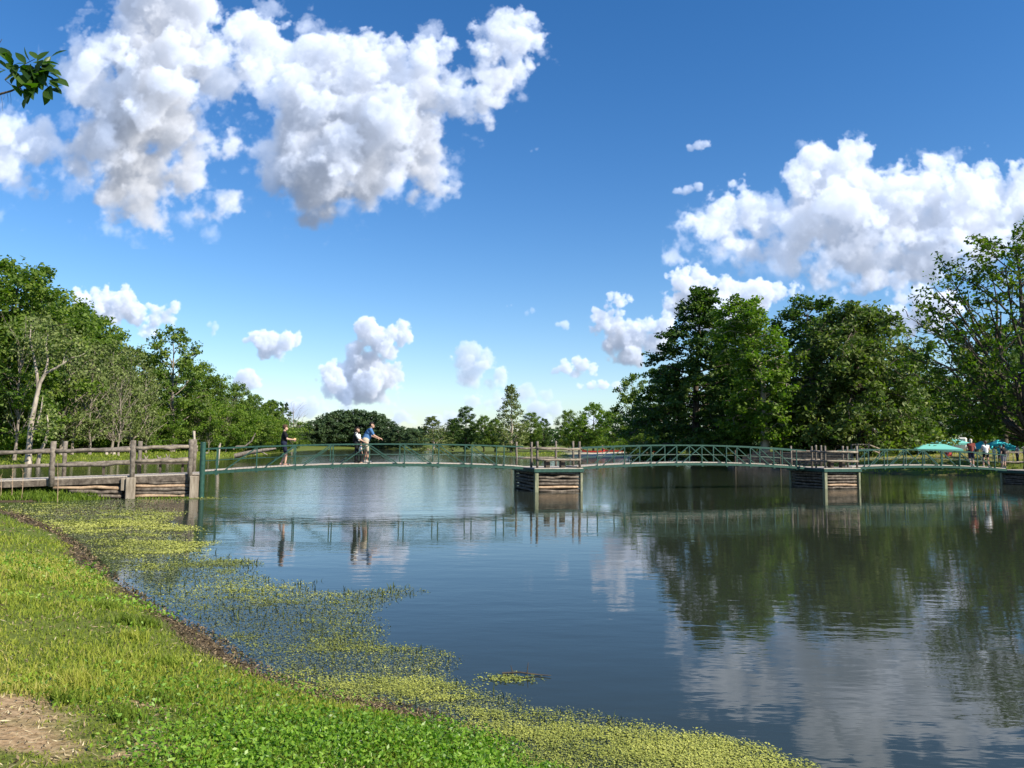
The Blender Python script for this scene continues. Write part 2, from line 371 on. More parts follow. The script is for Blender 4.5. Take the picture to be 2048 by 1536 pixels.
LK = np.array(LAKE)
def shore_dist(x, y):
    """signed distance to the shoreline, positive on land"""
    x = np.asarray(x, float); y = np.asarray(y, float)
    d2 = np.full(x.shape, 1e18); ins = np.zeros(x.shape, bool)
    for (ax, ay), (bx, by) in zip(LK, np.roll(LK, -1, 0)):
        ex, ey = bx-ax, by-ay
        t = np.clip(((x-ax)*ex+(y-ay)*ey)/(ex*ex+ey*ey), 0, 1)
        d2 = np.minimum(d2, (x-ax-t*ex)**2+(y-ay-t*ey)**2)
        c = ((ay > y) != (by > y))
        with np.errstate(divide='ignore', invalid='ignore'):
            xi = ax+(y-ay)*ex/(ey if ey != 0 else 1e-12)
        ins ^= c & (x < xi)
    return np.where(ins, -1, 1)*np.sqrt(d2)
_n2 = spectral_noise((256, 256), 1.6, 8)
def vnoise(x, y, s=1.0):                       # smooth value noise, wavelength a few units of s
    fx, fy = np.asarray(x)/s % 256, np.asarray(y)/s % 256
    ix, iy = np.floor(fx).astype(int), np.floor(fy).astype(int); tx, ty = fx-ix, fy-iy
    g = lambda i, j: _n2[i % 256, j % 256]
    return (g(ix, iy)*(1-tx)+g(ix+1, iy)*tx)*(1-ty)+(g(ix, iy+1)*(1-tx)+g(ix+1, iy+1)*tx)*ty
ANCH = np.array([(0, 1, .86, 4.0), (-7, 8, .80, 3.2), (-14, 16, .62, 3.0), (-18, 27, .42, 2.5), (-45, 75, 1.0, 12), (-60, 260, 1.4, 18), (0, 170, 1.0, 16), (20, 130, 1.1, 14), (34, 88, 1.5, 9), (48, 66, 1.9, 7.0), (60, 20, 1.5, 6), (-70, 40, 1, 8)])
def ground_z(x, y, s=None):
    x = np.asarray(x, float); y = np.asarray(y, float)
    if s is None: s = shore_dist(x, y)
    w = [1/((x-a[0])**2+(y-a[1])**2+4)**1.5 for a in ANCH]; W = sum(w)
    zm = sum(wi*a[2] for wi, a in zip(w, ANCH))/W; L = sum(wi*a[3] for wi, a in zip(w, ANCH))/W
    r = np.sqrt(x*x+y*y)
    land = zm*(1-np.exp(-np.maximum(s, 0)/L))+.025*vnoise(x, y, .16)*np.clip(s/.6, 0, 1)*np.clip(18/(r+1), .2, 1)+.05*vnoise(x+31, y, 1.7)*np.clip(s/3, 0, 1)
    wat = np.maximum(-1.3, .30*np.minimum(s, 0))+.006*vnoise(x, y, .1)
    return np.where(s > 0, land, wat)+np.where(s > 0, .0, 0)
# fine lookup table of the near shore for the scattered plants
_GX, _GY, _GS = -36.0, -1.0, .08
_tx, _ty = np.meshgrid(np.arange(_GX, 14, _GS), np.arange(_GY, 38, _GS), indexing='ij')
def table(fn):
    T = fn(_tx.ravel(), _ty.ravel()).reshape(_tx.shape)
    def look(x, y):
        fx = np.clip((x-_GX)/_GS, 0, T.shape[0]-1.001); fy = np.clip((y-_GY)/_GS, 0, T.shape[1]-1.001)
        i, j = fx.astype(int), fy.astype(int); a, b = fx-i, fy-j
        return (T[i, j]*(1-a)+T[i+1, j]*a)*(1-b)+(T[i, j+1]*(1-a)+T[i+1, j+1]*a)*b
    return look
near_sd = table(shore_dist)
def gz(x, y): return float(ground_z(np.array([x]), np.array([y]))[0])
def ground_at(px, Y):
    """point on the ground under a bearing at distance Y"""
    d = ray(px, 890); x = d[0]/d[1]*Y; return np.array([x, Y, gz(x, Y)])
def axis(a, b, step, grow, lim):
    out = list(np.arange(a, b, step)); s = step; v = out[-1]
    while v < lim: s *= grow; v += s; out.append(v)
    return out
xs_p = axis(0, 13, .13, 1.055, 1600); xs_n = [-v for v in axis(0, 20, .13, 1.055, 1600)][1:]
XS = np.array(sorted(xs_n+xs_p)); YS = np.array(sorted([-v for v in axis(0, 1, .3, 1.12, 300)][1:]+axis(0, 30, .13, 1.04, 2200)))
gx, gy = np.meshgrid(XS, YS, indexing='xy'); gs = shore_dist(gx.ravel(), gy.ravel()); gzv = ground_z(gx.ravel(), gy.ravel(), gs)
nX, nY = len(XS), len(YS)
ii = (np.arange(nY-1)[:, None]*nX+np.arange(nX-1)[None, :]).ravel()
F = np.stack([ii, ii+1, ii+1+nX, ii+nX], 1)
gme = np_mesh('ground', np.stack([gx.ravel(), gy.ravel(), gzv], 1), F, smooth=True)
DIRT = [(*P2(q[0], q[1], .58), q[2]) for q in [(-20, 1372, .23), (10, 1398, .20), (35, 1430, .16), (75, 1452, .15), (115, 1478, .14), (120, 1530, .17), (170, 1545, .17), (-60, 1380, .3), (290, 1340, .10), (370, 1425, .12), (240, 1460, .07), (330, 1395, .09)]]
def dirt_mask(x, y):
    m = np.zeros(np.shape(x))
    n = .5*vnoise(x, y, .05)+.2*vnoise(x, y+9, .015)
    for (cx, cy_, r) in DIRT:
        m = np.maximum(m, np.clip(1.5-np.sqrt(((x-cx)/1.35)**2+(y-cy_)**2)/r+n, 0, 1))
    return m
def mud_mask(x, y, s):
    n = .25*vnoise(x+9, y, .11)+.15*vnoise(x, y+7, .5)
    r = np.sqrt(x*x+y*y)
    return np.clip((.24+.62*n+.016*np.minimum(r, 22)-.006*np.maximum(r-30, 0)-s)/.26, 0, 1)*np.clip((r-5.6)/.8, 0.0, 1)
BX = [P2(1150, 916), P2(1330, 918)]
def sand_mask(x, y, s):
    t = np.clip((x-BX[0][0]+2)/6, 0, 1)*np.clip((BX[1][0]+3-x)/6, 0, 1)
    return t*np.clip((24-s)/5, 0, 1)*np.clip((y-90)/10, 0, 1)
mx_ = gx.ravel(); my_ = gy.ravel()
for nm, val in (('mud', mud_mask(mx_, my_, gs)), ('dirt', dirt_mask(mx_, my_)), ('sand', sand_mask(mx_, my_, gs)),
                ('dry', np.clip((mx_-26)/8, 0, 1)*np.clip((my_-50)/8, 0, 1)*np.clip((gs-4.5)/4, 0, 1)*np.clip((105-my_)/10, 0, 1))):
    a = gme.attributes.new(nm, 'FLOAT', 'POINT'); a.data.foreach_set('value', np.asarray(val, np.float32))
def ground_material():
    m, nt, nd, lk, P = nodes_of('grassy_ground')
    tc = nd.new('ShaderNodeTexCoord')
    def noise(s, d=6, r=.6):
        n = nd.new('ShaderNodeTexNoise'); n.inputs['Scale'].default_value = s; n.inputs['Detail'].default_value = d; n.inputs['Roughness'].default_value = r
        lk.new(tc.outputs['Object'], n.inputs['Vector']); return n.outputs[0]
    def ramp(f, *st):
        c = nd.new('ShaderNodeValToRGB'); e = c.color_ramp.elements
        while len(e) < len(st): e.new(.5)
        for i, (p, col) in enumerate(st): e[i].position = p; e[i].color = (*col, 1)
        lk.new(f, c.inputs[0]); return c.outputs[0]
    def mix(f, a, b):
        x = nd.new('ShaderNodeMix'); x.data_type = 'RGBA'
        lk.new(f, x.inputs[0]); lk.new(a, x.inputs[6]); lk.new(b, x.inputs[7]); return x.outputs[2]
    def attr(n):
        a = nd.new('ShaderNodeAttribute'); a.attribute_name = n; return a.outputs['Fac']
    fine = noise(22); big = noise(.5); mid = noise(3.0)
    g = mix(big, ramp(fine, (.3, (.045, .075, .012)), (.7, (.12, .165, .028))), ramp(fine, (.3, (.075, .095, .016)), (.7, (.19, .20, .045))))
    g = mix(attr('dry'), g, ramp(mid, (.3, (.17, .165, .05)), (.7, (.30, .25, .10))))
    g = mix(attr('sand'), g, ramp(fine, (.3, (.46, .39, .29)), (.7, (.62, .54, .42))))
    g = mix(attr('dirt'), g, ramp(fine, (.28, (.17, .105, .052)), (.5, (.33, .225, .125)), (.72, (.50, .365, .215))))
    g = mix(attr('mud'), g, ramp(noise(14), (.3, (.028, .022, .014)), (.55, (.085, .062, .038)), (.75, (.18, .13, .08))))
    lk.new(g, P.inputs['Base Color']); P.inputs['Roughness'].default_value = .95; P.inputs['Specular IOR Level'].default_value = .15
    b = nd.new('ShaderNodeBump'); b.inputs['Strength'].default_value = .7; b.inputs['Distance'].default_value = .03
    lk.new(fine, b.inputs['Height']); lk.new(b.outputs[0], P.inputs['Normal'])
    return m
gme.materials.append(ground_material())
ground = tag(link(bpy.data.objects.new('ground', gme)), kind='structure')

# ---------------------------------------------------------------- pond water
def water_material():
    m, nt, nd, lk, P = nodes_of('pond_water')
    tc = nd.new('ShaderNodeTexCoord')
    def nz(scale, sx, sy, rot, d=2, r=.5):
        mp = nd.new('ShaderNodeMapping'); mp.inputs['Scale'].default_value = (sx, sy, 1); mp.inputs['Rotation'].default_value = (0, 0, rot)
        lk.new(tc.outputs['Object'], mp.inputs[0])
        n = nd.new('ShaderNodeTexNoise'); n.inputs['Scale'].default_value = scale; n.inputs['Detail'].default_value = d; n.inputs['Roughness'].default_value = r
        lk.new(mp.outputs[0], n.inputs['Vector']); return n.outputs[0]
    def mth(op, a, b=None, c=None, clamp=False):
        n = nd.new('ShaderNodeMath'); n.operation = op; n.use_clamp = clamp
        for i, v in enumerate((a, b, c)):
            if v is None: continue
            if isinstance(v, (int, float)): n.inputs[i].default_value = v
            else: lk.new(v, n.inputs[i])
        return n.outputs[0]
    sp = nd.new('ShaderNodeSeparateXYZ'); lk.new(tc.outputs['Object'], sp.inputs[0])
    # open water beyond the bridge line is wind-ruffled, the sheltered side is nearly still
    edge = mth('ADD', sp.outputs[1], mth('MULTIPLY', nz(.16, .5, 1, 0, 3), 6.0))
    lee = mth('MULTIPLY', sp.outputs[0], -.55)
    ruf = mth('MULTIPLY', mth('ADD', mth('ADD', edge, lee), -28.5), .45, None, True)
    patch = mth('MULTIPLY', mth('ADD', nz(.09, .6, 2.0, .1, 3), -.42), 5.0, None, True)
    h = mth('ADD', mth('MULTIPLY', nz(3.2, .42, 1, .12, 3, .55), 1.0), mth('MULTIPLY', nz(.9, .4, 1, -.1, 2), 1.6))
    fine = nz(11, .5, 1, .2, 2)
    amp = mth('ADD', mth('ADD', .55, mth('MULTIPLY', patch, .45)), mth('MULTIPLY', ruf, .9))
    hh = mth('ADD', mth('MULTIPLY', h, amp), mth('MULTIPLY', fine, mth('ADD', .06, mth('MULTIPLY', ruf, .75))))
    b = nd.new('ShaderNodeBump'); b.inputs['Strength'].default_value = .5; b.inputs['Distance'].default_value = .0085
    lk.new(hh, b.inputs['Height']); lk.new(b.outputs[0], P.inputs['Normal'])
    P.inputs['Base Color'].default_value = (.024, .030, .020, 1)
    P.inputs['IOR'].default_value = 1.33; P.inputs['Specular IOR Level'].default_value = .5
    lk.new(mth('ADD', .03, mth('MULTIPLY', ruf, .035)), P.inputs['Roughness'])
    return m
wm = bpy.data.meshes.new('pond_water')
wm.from_pydata([(-300, -60, 0), (300, -60, 0), (300, 420, 0), (-300, 420, 0)], [], [(0, 1, 2, 3)]); wm.materials.append(water_material())
water = tag(link(bpy.data.objects.new('pond_water', wm)), kind='structure')
# ================================================================ footbridge: line, spans, piers, walkway
ALPHA = math.radians(19.0)
BU = np.array([math.cos(ALPHA), math.sin(ALPHA), 0]); BV = np.array([-math.sin(ALPHA), math.cos(ALPHA), 0]); UPZ = np.array([0, 0, 1.0])
BO = at(565, 930, 31.5); BO[2] = 0
def Bp(s, v, z): return BO+BU*s+BV*v+UPZ*z
def s_of(px, v=0.0, py=925):
    d = ray(px, py); k = d[0]/d[1]; o = BO+BV*v
    return (k*o[1]-o[0])/(BU[0]-k*BU[1])
def z_of(px, py, v=0.0):
    s = s_of(px, v, py); y = (BO+BU*s+BV*v)[1]; return at(px, py, y)[2]
def curve(pts):
    s = np.array([s_of(p[0], 0, p[1]) for p in pts]); z = np.array([z_of(*p) for p in pts])
    c = np.polyfit(s, z, 2); return lambda t: float(np.polyval(c, t))
BW = 1.15                                           # clear width between the two trusses
def make_span(label, s0, s1, posts, centre, fb, ft):
    root = empty('footbridge_span', Bp(s0, BW/2, 0), 0, label, 'footbridge', 'green truss spans of the footbridge')
    inv = np.array(root.location)
    loc = lambda s, v, z: Bp(s, v, z)-inv
    ss = np.linspace(s0, s1, 25)
    for v in (0.0, BW):
        mb = MB(); mt = MB()
        for a, b in zip(ss[:-1], ss[1:]):
            mb.beam(loc(a, v, fb(a)), loc(b, v, fb(b)), .06, .115)
            mt.beam(loc(a, v, ft(a)), loc(b, v, ft(b)), .06, .06)
        mb.build('bottom_chord', M['green'], root); mt.build('top_chord', M['green'], root)
        mr = MB(); mr.tube([loc(a, v+(.04 if v == 0 else -.04), (fb(a)*.5+ft(a)*.5)) for a in ss], .012, 6); mr.build('middle_rail', M['green'], root)
        for i, s in enumerate(posts):
            m1 = MB(); m1.beam(loc(s, v, fb(s)-.085), loc(s, v, ft(s)-.03), .045, .045, BU); m1.build('truss_post', M['green'], root)
            m2 = MB(); m2.box(loc(s, v, fb(s)-.09), BU*.055, BV*.06, UPZ*.02); m2.build('foot_plate', M['green'], root)
        for i in range(len(posts)-1):
            a, b = posts[i], posts[i+1]
            if (a+b)/2 < centre: q0, q1 = (a+(b-a)*.2, fb), (b-.02, ft)
            else: q0, q1 = (a+.02, ft), (a+(b-a)*.8, fb)
            m3 = MB(); m3.beam(loc(q0[0], v, q0[1](q0[0])+(.06 if q0[1] is fb else -.04)), loc(q1[0], v, q1[1](q1[0])+(.06 if q1[1] is fb else -.04)), .038, .038); m3.build('brace', M['green'], root)
    L = s1-s0; n = int(L/.15); me = None
    for i in range(n):                                # the deck boards
        s = s0+(i+.5)*L/n
        if me is None:
            mb = MB(); mb.box((0, 0, 0), BU*(L/n/2-.006), BV*(BW/2-.045), UPZ*.019); o = mb.build('deck_board', M['board'], root); me = o.data
        else: o = link(bpy.data.objects.new('deck_board', me), root)
        sl_ = math.atan((fb(s+.1)-fb(s-.1))/.2)
        o.location = tuple(loc(s, BW/2, fb(s)+.088+random.uniform(-.003, .003)))
        o.rotation_mode = 'QUATERNION'; o.rotation_quaternion = Vector(tuple(BV)).to_track_quat('Y', 'Z') if False else Matrix.Rotation(-sl_, 3, Vector(tuple(BV))).to_quaternion()
    for s in posts:
        mj = MB(); mj.beam(loc(s, .03, fb(s)-.03), loc(s, BW-.03, fb(s)-.03), .06, .10); mj.build('cross_beam', M['green'], root)
    return root
fb1 = curve([(430, 944), (516, 940), (595, 935.7), (671, 932), (742, 930), (813, 930.3), (880, 930.6), (945, 932), (1020, 935)])
ft1 = curve([(433, 897), (516, 893.5), (595, 890.5), (671, 889), (742, 888), (813, 888.5), (880, 889.2), (945, 890.2), (1008, 892)])
fb2 = curve([(1170, 936.5), (1195, 934.5), (1250, 930.5), (1302, 929), (1353, 928.3), (1404, 928.6), (1453, 929.5), (1500, 931), (1546, 932.5), (1600, 935)])
ft2 = curve([(1170, 896.5), (1250, 892.5), (1302, 891), (1353, 890.3), (1404, 890.5), (1453, 892), (1500, 894), (1546, 896.5), (1590, 899)])
fb3 = curve([(1720, 937), (1768, 933.8), (1807, 933), (1845, 933), (1881, 934), (1917, 934.8), (1953, 936), (1990, 938)])
ft3 = curve([(1720, 901.5), (1768, 899.5), (1807, 899), (1845, 899.3), (1881, 901), (1917, 903), (1953, 905), (1990, 908)])
def posts_between(pa, pb, n): return list(np.linspace(s_of(pa), s_of(pb), n+1))
po1 = posts_between(433.5, 1008, 8); po2 = posts_between(1194.8, 1547.5, 7); po3 = posts_between(1728.8, 1990, 7)
dp2 = po2[1]-po2[0]
po2 = po2+[po2[-1]+dp2]
make_span('long green truss footbridge span carrying the boy and the man in blue', s_of(408), s_of(1046), po1, s_of(742), fb1, ft1)
make_span('middle green truss footbridge span between the two log crib piers', s_of(1150), s_of(1612), po2, s_of(1404), fb2, ft2)
make_span('right green truss footbridge span carrying the two women in shorts', s_of(1705), s_of(2012), po3, s_of(1845), fb3, ft3)

def sv_of(px, py, z=0.0):
    q = on(px, py, z)-BO; return float(q@BU), float(q@BV)
def pier(label, s0, s1, v0, v1, ztop, zrail, pale_rows, dark=False, rails=True, nlog=6):
    root = empty('log_crib_pier', Bp((s0+s1)/2, (v0+v1)/2, 0), 0, label, 'bridge pier', 'log crib piers of the footbridge')
    inv = np.array(root.location); loc = lambda s, v, z: Bp(s, v, z)-inv
    zt = ztop-.16
    for (s, v) in ((s0+.09, v0+.09), (s1-.06, v0+.06), (s0+.09, v1-.09), (s1-.09, v1-.09)):   # corner posts
        w = .18 if (s < s1-.2 and v < v0+.2) else .12
        m_ = MB(); m_.box(loc(s, v, zt/2-.5), BU*w/2, BV*w/2, UPZ*(zt/2+.5)); m_.build('corner_post', M['mosspost'], root, bevel=.012)
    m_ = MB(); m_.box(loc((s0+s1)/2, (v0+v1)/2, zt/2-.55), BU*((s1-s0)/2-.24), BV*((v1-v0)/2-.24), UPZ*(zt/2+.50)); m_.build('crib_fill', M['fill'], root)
    dz = (zt+.02)/nlog
    for k in range(nlog):
        z = zt-dz*(k+.5)
        for side in range(4):
            lowest = k in pale_rows and side == 0
            r = dz*.40
            if side == 0: a, b = (s0+.10, v0+.14), (s1-(.08 if not lowest else .02), v0+.14)
            elif side == 1: a, b = (s0+.14, v0+.10), (s0+.14, v1-.10)
            elif side == 2: a, b = (s1-.14, v0+.12), (s1-.14, v1-.10)
            else: a, b = (s0+.10, v1-.14), (s1-.10, v1-.14)
            m_ = MB(); m_.log(loc(a[0], a[1], z), loc(b[0], b[1], z+random.uniform(-.015, .015)), r, random.randrange(9999)); m_.build('log', M['log_pale'] if lowest else M['log'], root, smooth=True)
    for (a, b) in (((s0-.05, v0), (s1+.05, v0)), ((s0-.05, v1), (s1+.05, v1)), ((s0, v0+.06), (s0, v1-.06)), ((s1, v0+.06), (s1, v1-.06))):
        m_ = MB(); m_.beam(loc(*a, ztop-.075), loc(*b, ztop-.075), .10, .15); m_.build('cap_beam', M['green'], root)
    n = int((v1-v0)/.16); me = None
    for i in range(n):
        v = v0+(i+.5)*(v1-v0)/n
        if me is None:
            m_ = MB(); m_.box((0, 0, 0), BU*((s1-s0)/2+.02), BV*((v1-v0)/n/2-.005), UPZ*.02); o = m_.build('deck_board', M['board'], root); me = o.data
        else: o = link(bpy.data.objects.new('deck_board', me), root)
        o.location = tuple(loc((s0+s1)/2, v, ztop+.022))
    if not rails: return root
    dv = v1-v0
    pv = {0: [v0+.08, v0+.27*dv, -.10, v1-.08], 1: [v0+.08, v0+.27*dv, -.10, v1-.08]}
    for k, s in ((0, s0+.14), (1, s1-.14)):
        for j, v in enumerate(pv[k]):
            m_ = MB(); h = zrail+random.uniform(-.03, .05)
            m_.log(loc(s+random.uniform(-.02, .02), v, ztop+.04), loc(s, v, h), .055, random.randrange(9999), 8, 4, .06, .1); m_.build('railing_post', M['wood_grey'], root, smooth=True)
    hz = zrail-ztop
    for f in (.42, .82):
        z = ztop+hz*(f-.07)
        m_ = MB(); m_.log(loc(s0+.14, v0+.02, z), loc(s1-.14, v0+.02, z-.02), .055, random.randrange(9999), 8, 5); m_.build('railing_rail', M['wood_rail'], root, smooth=True)
        for s in (s0+.07, s1-.07):
            m_ = MB(); m_.log(loc(s, v0+.1, z), loc(s, -.10, z), .05, random.randrange(9999), 8, 4); m_.build('railing_rail', M['wood_grey'], root, smooth=True)
        m_ = MB(); m_.log(loc(s0+.14, v1-.04, z), loc(s1-.14, v1-.04, z), .05, random.randrange(9999), 8, 5); m_.build('railing_rail', M['wood_grey'], root, smooth=True)
    # plank bench along the near rail
    bm_ = MB(); zb = ztop+.44
    bm_.box(loc((s0+s1)/2, v0+.34, zb), BU*((s1-s0)/2-.28), BV*.16, UPZ*.03); seat = bm_.build('bench', M['wood_dark'], root)
    for f in (.30, .62):
        m_ = MB(); m_.box(loc(s0+(s1-s0)*f, v0+.34, ztop+.235), BU*.10, BV*.13, UPZ*.18); m_.build('bench_leg', M['wood_dark'], seat)
    return root
zp2 = None
sA, vA = sv_of(1070, 984.5); sB, _ = sv_of(1168, 983)
yA = Bp(sA, vA, 0)[1]; zt2 = at(1070, 938, yA)[2]; zr2 = at(1079, 883, yA)[2]
sB = sA+2.45
print('pier2', sA, vA, zt2, zr2, sB-sA)
sC, vC = sv_of(1650, 978.5); yC = Bp(sC, vC, 0)[1]; zt3 = at(1650, 938, yC)[2]; zr3 = at(1652, 892, yC)[2]
print('pier3', sC, vC, zt3, zr3)
pier('log crib pier with bench at the centre of the pond', sA, sA+2.42, vA, vA+3.1, zt2, zr2, (4,))
pier('log crib pier with wooden rails in front of the timber steps', sC, sC+2.35, vC, vC+2.8, zt3, zr3, (4,))
sD = s_of(1997, 1.45)
pier('dark shaded log crib pier at the right edge of the photo', sD, sD+2.6, -1.5, 1.45, z_of(2040, 942, 0), z_of(2040, 893, 0), ())

# ---------------------------------------------------------------- wooden approach walkway on the left
def walkway():
    sR, sL = s_of(402), s_of(0)-6.0
    root = empty('wooden_walkway', Bp(s_of(265), .6, 0), 0, 'weathered wooden walkway with post and rail sides on a log crib', 'walkway')
    inv = np.array(root.location); loc = lambda s, v, z: Bp(s, v, z)-inv
    v0, v1 = -.35, 1.45
    za, zb = z_of(385, 947, v0), z_of(0, 961, v0); sa, sb = s_of(385, v0), s_of(0, v0)
    zd = lambda s: za+(zb-za)*np.clip((sa-s)/(sa-sb), 0, 1.4)*1.0 if s < sa else za
    n = int((sR-sL)/.19); me = None
    for i in range(n):
        s = sL+(i+.5)*(sR-sL)/n
        if me is None:
            m_ = MB(); m_.box((0, 0, 0), BU*((sR-sL)/n/2-.005), BV*(v1-v0)/2, UPZ*.022); o = m_.build('deck_board', M['board'], root); me = o.data
        else: o = link(bpy.data.objects.new('deck_board', me), root)
        o.location = tuple(loc(s, (v0+v1)/2, zd(s)-.022))
    for v in (v0+.03, v1-.03):                          # stringers
        ss = np.linspace(sL, sR, 8)
        for a, b in zip(ss[:-1], ss[1:]):
            m_ = MB(); m_.beam(loc(a, v, zd(a)-.16), loc(b-.01, v, zd(b)-.16), .08, .22); m_.build('stringer', M['log'], root)
    posts = [(-110, 0), (105, 890), (265, 880), (381, 883)]
    zs = []
    for (px, _) in posts:
        s = s_of(px, v0-.06)
        for v in (v0-.07, v1+.07):
            h = 1.36 if px > 200 else 1.42
            m_ = MB(); m_.log(loc(s, v, zd(s)-(.30 if v < 0 else .1)), loc(s, v, zd(s)+h+random.uniform(-.02, .02)), .098 if v < 0 else .085, random.randrange(9999), 10, 4, .05, .08); m_.build('railing_post', M['wood_grey'], root, smooth=True)
        zs.append(s)
    for i in range(len(zs)-1):
        a, b = zs[i]+.07, zs[i+1]-.07
        for hh in (1.02, .50):
            for v in (v0-.07, v1+.07):
                if v > 0 and hh < .9 and i < 1: continue
                m_ = MB(); ha = hh if i else hh-.02
                m_.log(loc(a, v, zd(a)+ha+(.05 if i == 2 else 0)), loc(b, v, zd(b)+hh+(.05 if i == 2 else 0)), .072, random.randrange(9999), 9, 7, .05, .3); m_.build('railing_rail', M['wood_rail'] if v < 0 and i == 2 else M['wood_grey'], root, smooth=True)
    # bench and its legs inside the rails
    s0, s1 = s_of(196), s_of(378)
    bm_ = MB(); bm_.box(loc((s0+s1)/2, v1-.30, zd(s0)+.47), BU*(s1-s0)/2, BV*.18, UPZ*.03); seat = bm_.build('bench', M['wood_dark'], root)
    for px in (200, 316, 362, 374):
        s = s_of(px, .3); m_ = MB(); m_.beam(loc(s, v1-.3, zd(s)+.005), loc(s, v1-.3, zd(s)+.45), .09, .09, BU); m_.build('bench_leg', M['wood_dark'], seat)
    # crib of round logs below the deck
    for (pa, pb, rows, top) in ((270, 384, 5, .24), (108, 247, 3, .36)):
        a, b = s_of(pa, v0), s_of(pb, v0)
        for k in range(rows):
            zz = zd((a+b)/2)-top-(k+.5)*((zd((a+b)/2)-top)/rows)
            m_ = MB(); m_.log(loc(a+(k*.55 if rows == 3 else 0), v0+.06, zz+(.05 if rows == 3 else 0)), loc(b, v0+.06, zz), .070, random.randrange(9999), 9, 6); m_.build('log', M['log'] if (k+rows) % 3 else M['log_pale'], root, smooth=True)
            if rows == 5:
                m_ = MB(); m_.log(loc(b+.15, v0+.2, zz), loc(b+.15, v1-.1, zz), .07, random.randrange(9999)); m_.build('log', M['log'], root, smooth=True)
                m_ = MB(); m_.log(loc(a, v1-.1, zz), loc(b, v1-.1, zz), .07, random.randrange(9999)); m_.build('log', M['log'], root, smooth=True)
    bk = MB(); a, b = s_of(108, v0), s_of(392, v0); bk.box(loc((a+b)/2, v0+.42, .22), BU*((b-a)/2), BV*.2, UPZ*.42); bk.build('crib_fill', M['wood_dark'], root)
    for (pa, pb, yt, zb_) in ((254, 273, 955, -.6), (381, 399, 952, -.6), (243.5, 252, 956, .30)):
        a, b = s_of(pa, v0-.12), s_of(pb, v0-.12); zt = z_of((pa+pb)/2, yt, v0-.12)
        m_ = MB(); m_.box(loc((a+b)/2, v0-.13+(.05 if zb_ > 0 else 0), (zt+zb_)/2), BU*(b-a)/2, BV*(.10 if zb_ < 0 else .05), UPZ*(zt-zb_)/2); m_.build('crib_post', M['concrete'], root, bevel=.02)
walkway()
gp = empty('steel_pile', Bp(s_of(405, -.30), -.30, 0), 0, 'round green steel pile in the water at the walkway end', 'pile')
ztp = z_of(404, 884.5, -.30)
MB().tube([(0, 0, -1.0), (0, 0, ztp-.02), (0, 0, ztp)], [.105, .105, .098], 20).build('pile_tube', M['green'], gp, smooth=False)
MB().tube([(0, 0, ztp-.001), (0, 0, ztp+.012)], [.108, .10], 20).build('pile_cap', M['green'], gp)
m_ = MB(); m_.box((.10, .05, ztp-.42), BU*.09, BV*.03, UPZ*.025); m_.build('bracket', M['wood_rail'], gp)
# ================================================================ trees
def tubes_np(polys):
    """polys: list of (points (k,3), radii (k), sides) -> V, F arrays"""
    VV = []; FF = []; base = 0
    for pts, rad, n in polys:
        pts = np.asarray(pts, float); k = len(pts)
        d = np.gradient(pts, axis=0); d /= np.maximum(np.linalg.norm(d, axis=1, keepdims=True), 1e-9)
        ref = np.where(np.abs(d[:, 2:3]) < .9, np.array([[0, 0, 1.0]]), np.array([[1.0, 0, 0]]))
        ref = np.broadcast_to(ref[0], d.shape)
        a = np.cross(d, ref); a /= np.maximum(np.linalg.norm(a, axis=1, keepdims=True), 1e-9); b = np.cross(a, d)
        t = np.arange(n)*2*math.pi/n
        ring = pts[:, None]+(a[:, None]*np.cos(t)[None, :, None]+b[:, None]*np.sin(t)[None, :, None])*np.asarray(rad)[:, None, None]
        VV.append(ring.reshape(-1, 3))
        i = np.arange(k-1)[:, None]*n; j = np.arange(n)[None]; j2 = (j+1) % n
        FF.append(np.stack([i+j, i+j2, i+n+j2, i+n+j], -1).reshape(-1, 4)+base); base += k*n
    return np.concatenate(VV), np.concatenate(FF)
def leaves_np(C, size, rng, normal_bias, stretch=1.6, bias=.7):
    """one folded-diamond leaf (quad) at every row of C"""
    n = len(C)
    N = rng.normal(size=(n, 3))*.75+normal_bias*bias; N /= np.linalg.norm(N, axis=1, keepdims=True)
    T = rng.normal(size=(n, 3)); T -= N*(T*N).sum(1, keepdims=True); T /= np.linalg.norm(T, axis=1, keepdims=True)
    S = np.cross(N, T); L = size[:, None]*T*.5*stretch; Wd = size[:, None]*S*.5
    V = np.stack([C-L, C+Wd-L*.1, C+L, C-Wd-L*.1], 1).reshape(-1, 3)
    return V, np.arange(4*n).reshape(n, 4)
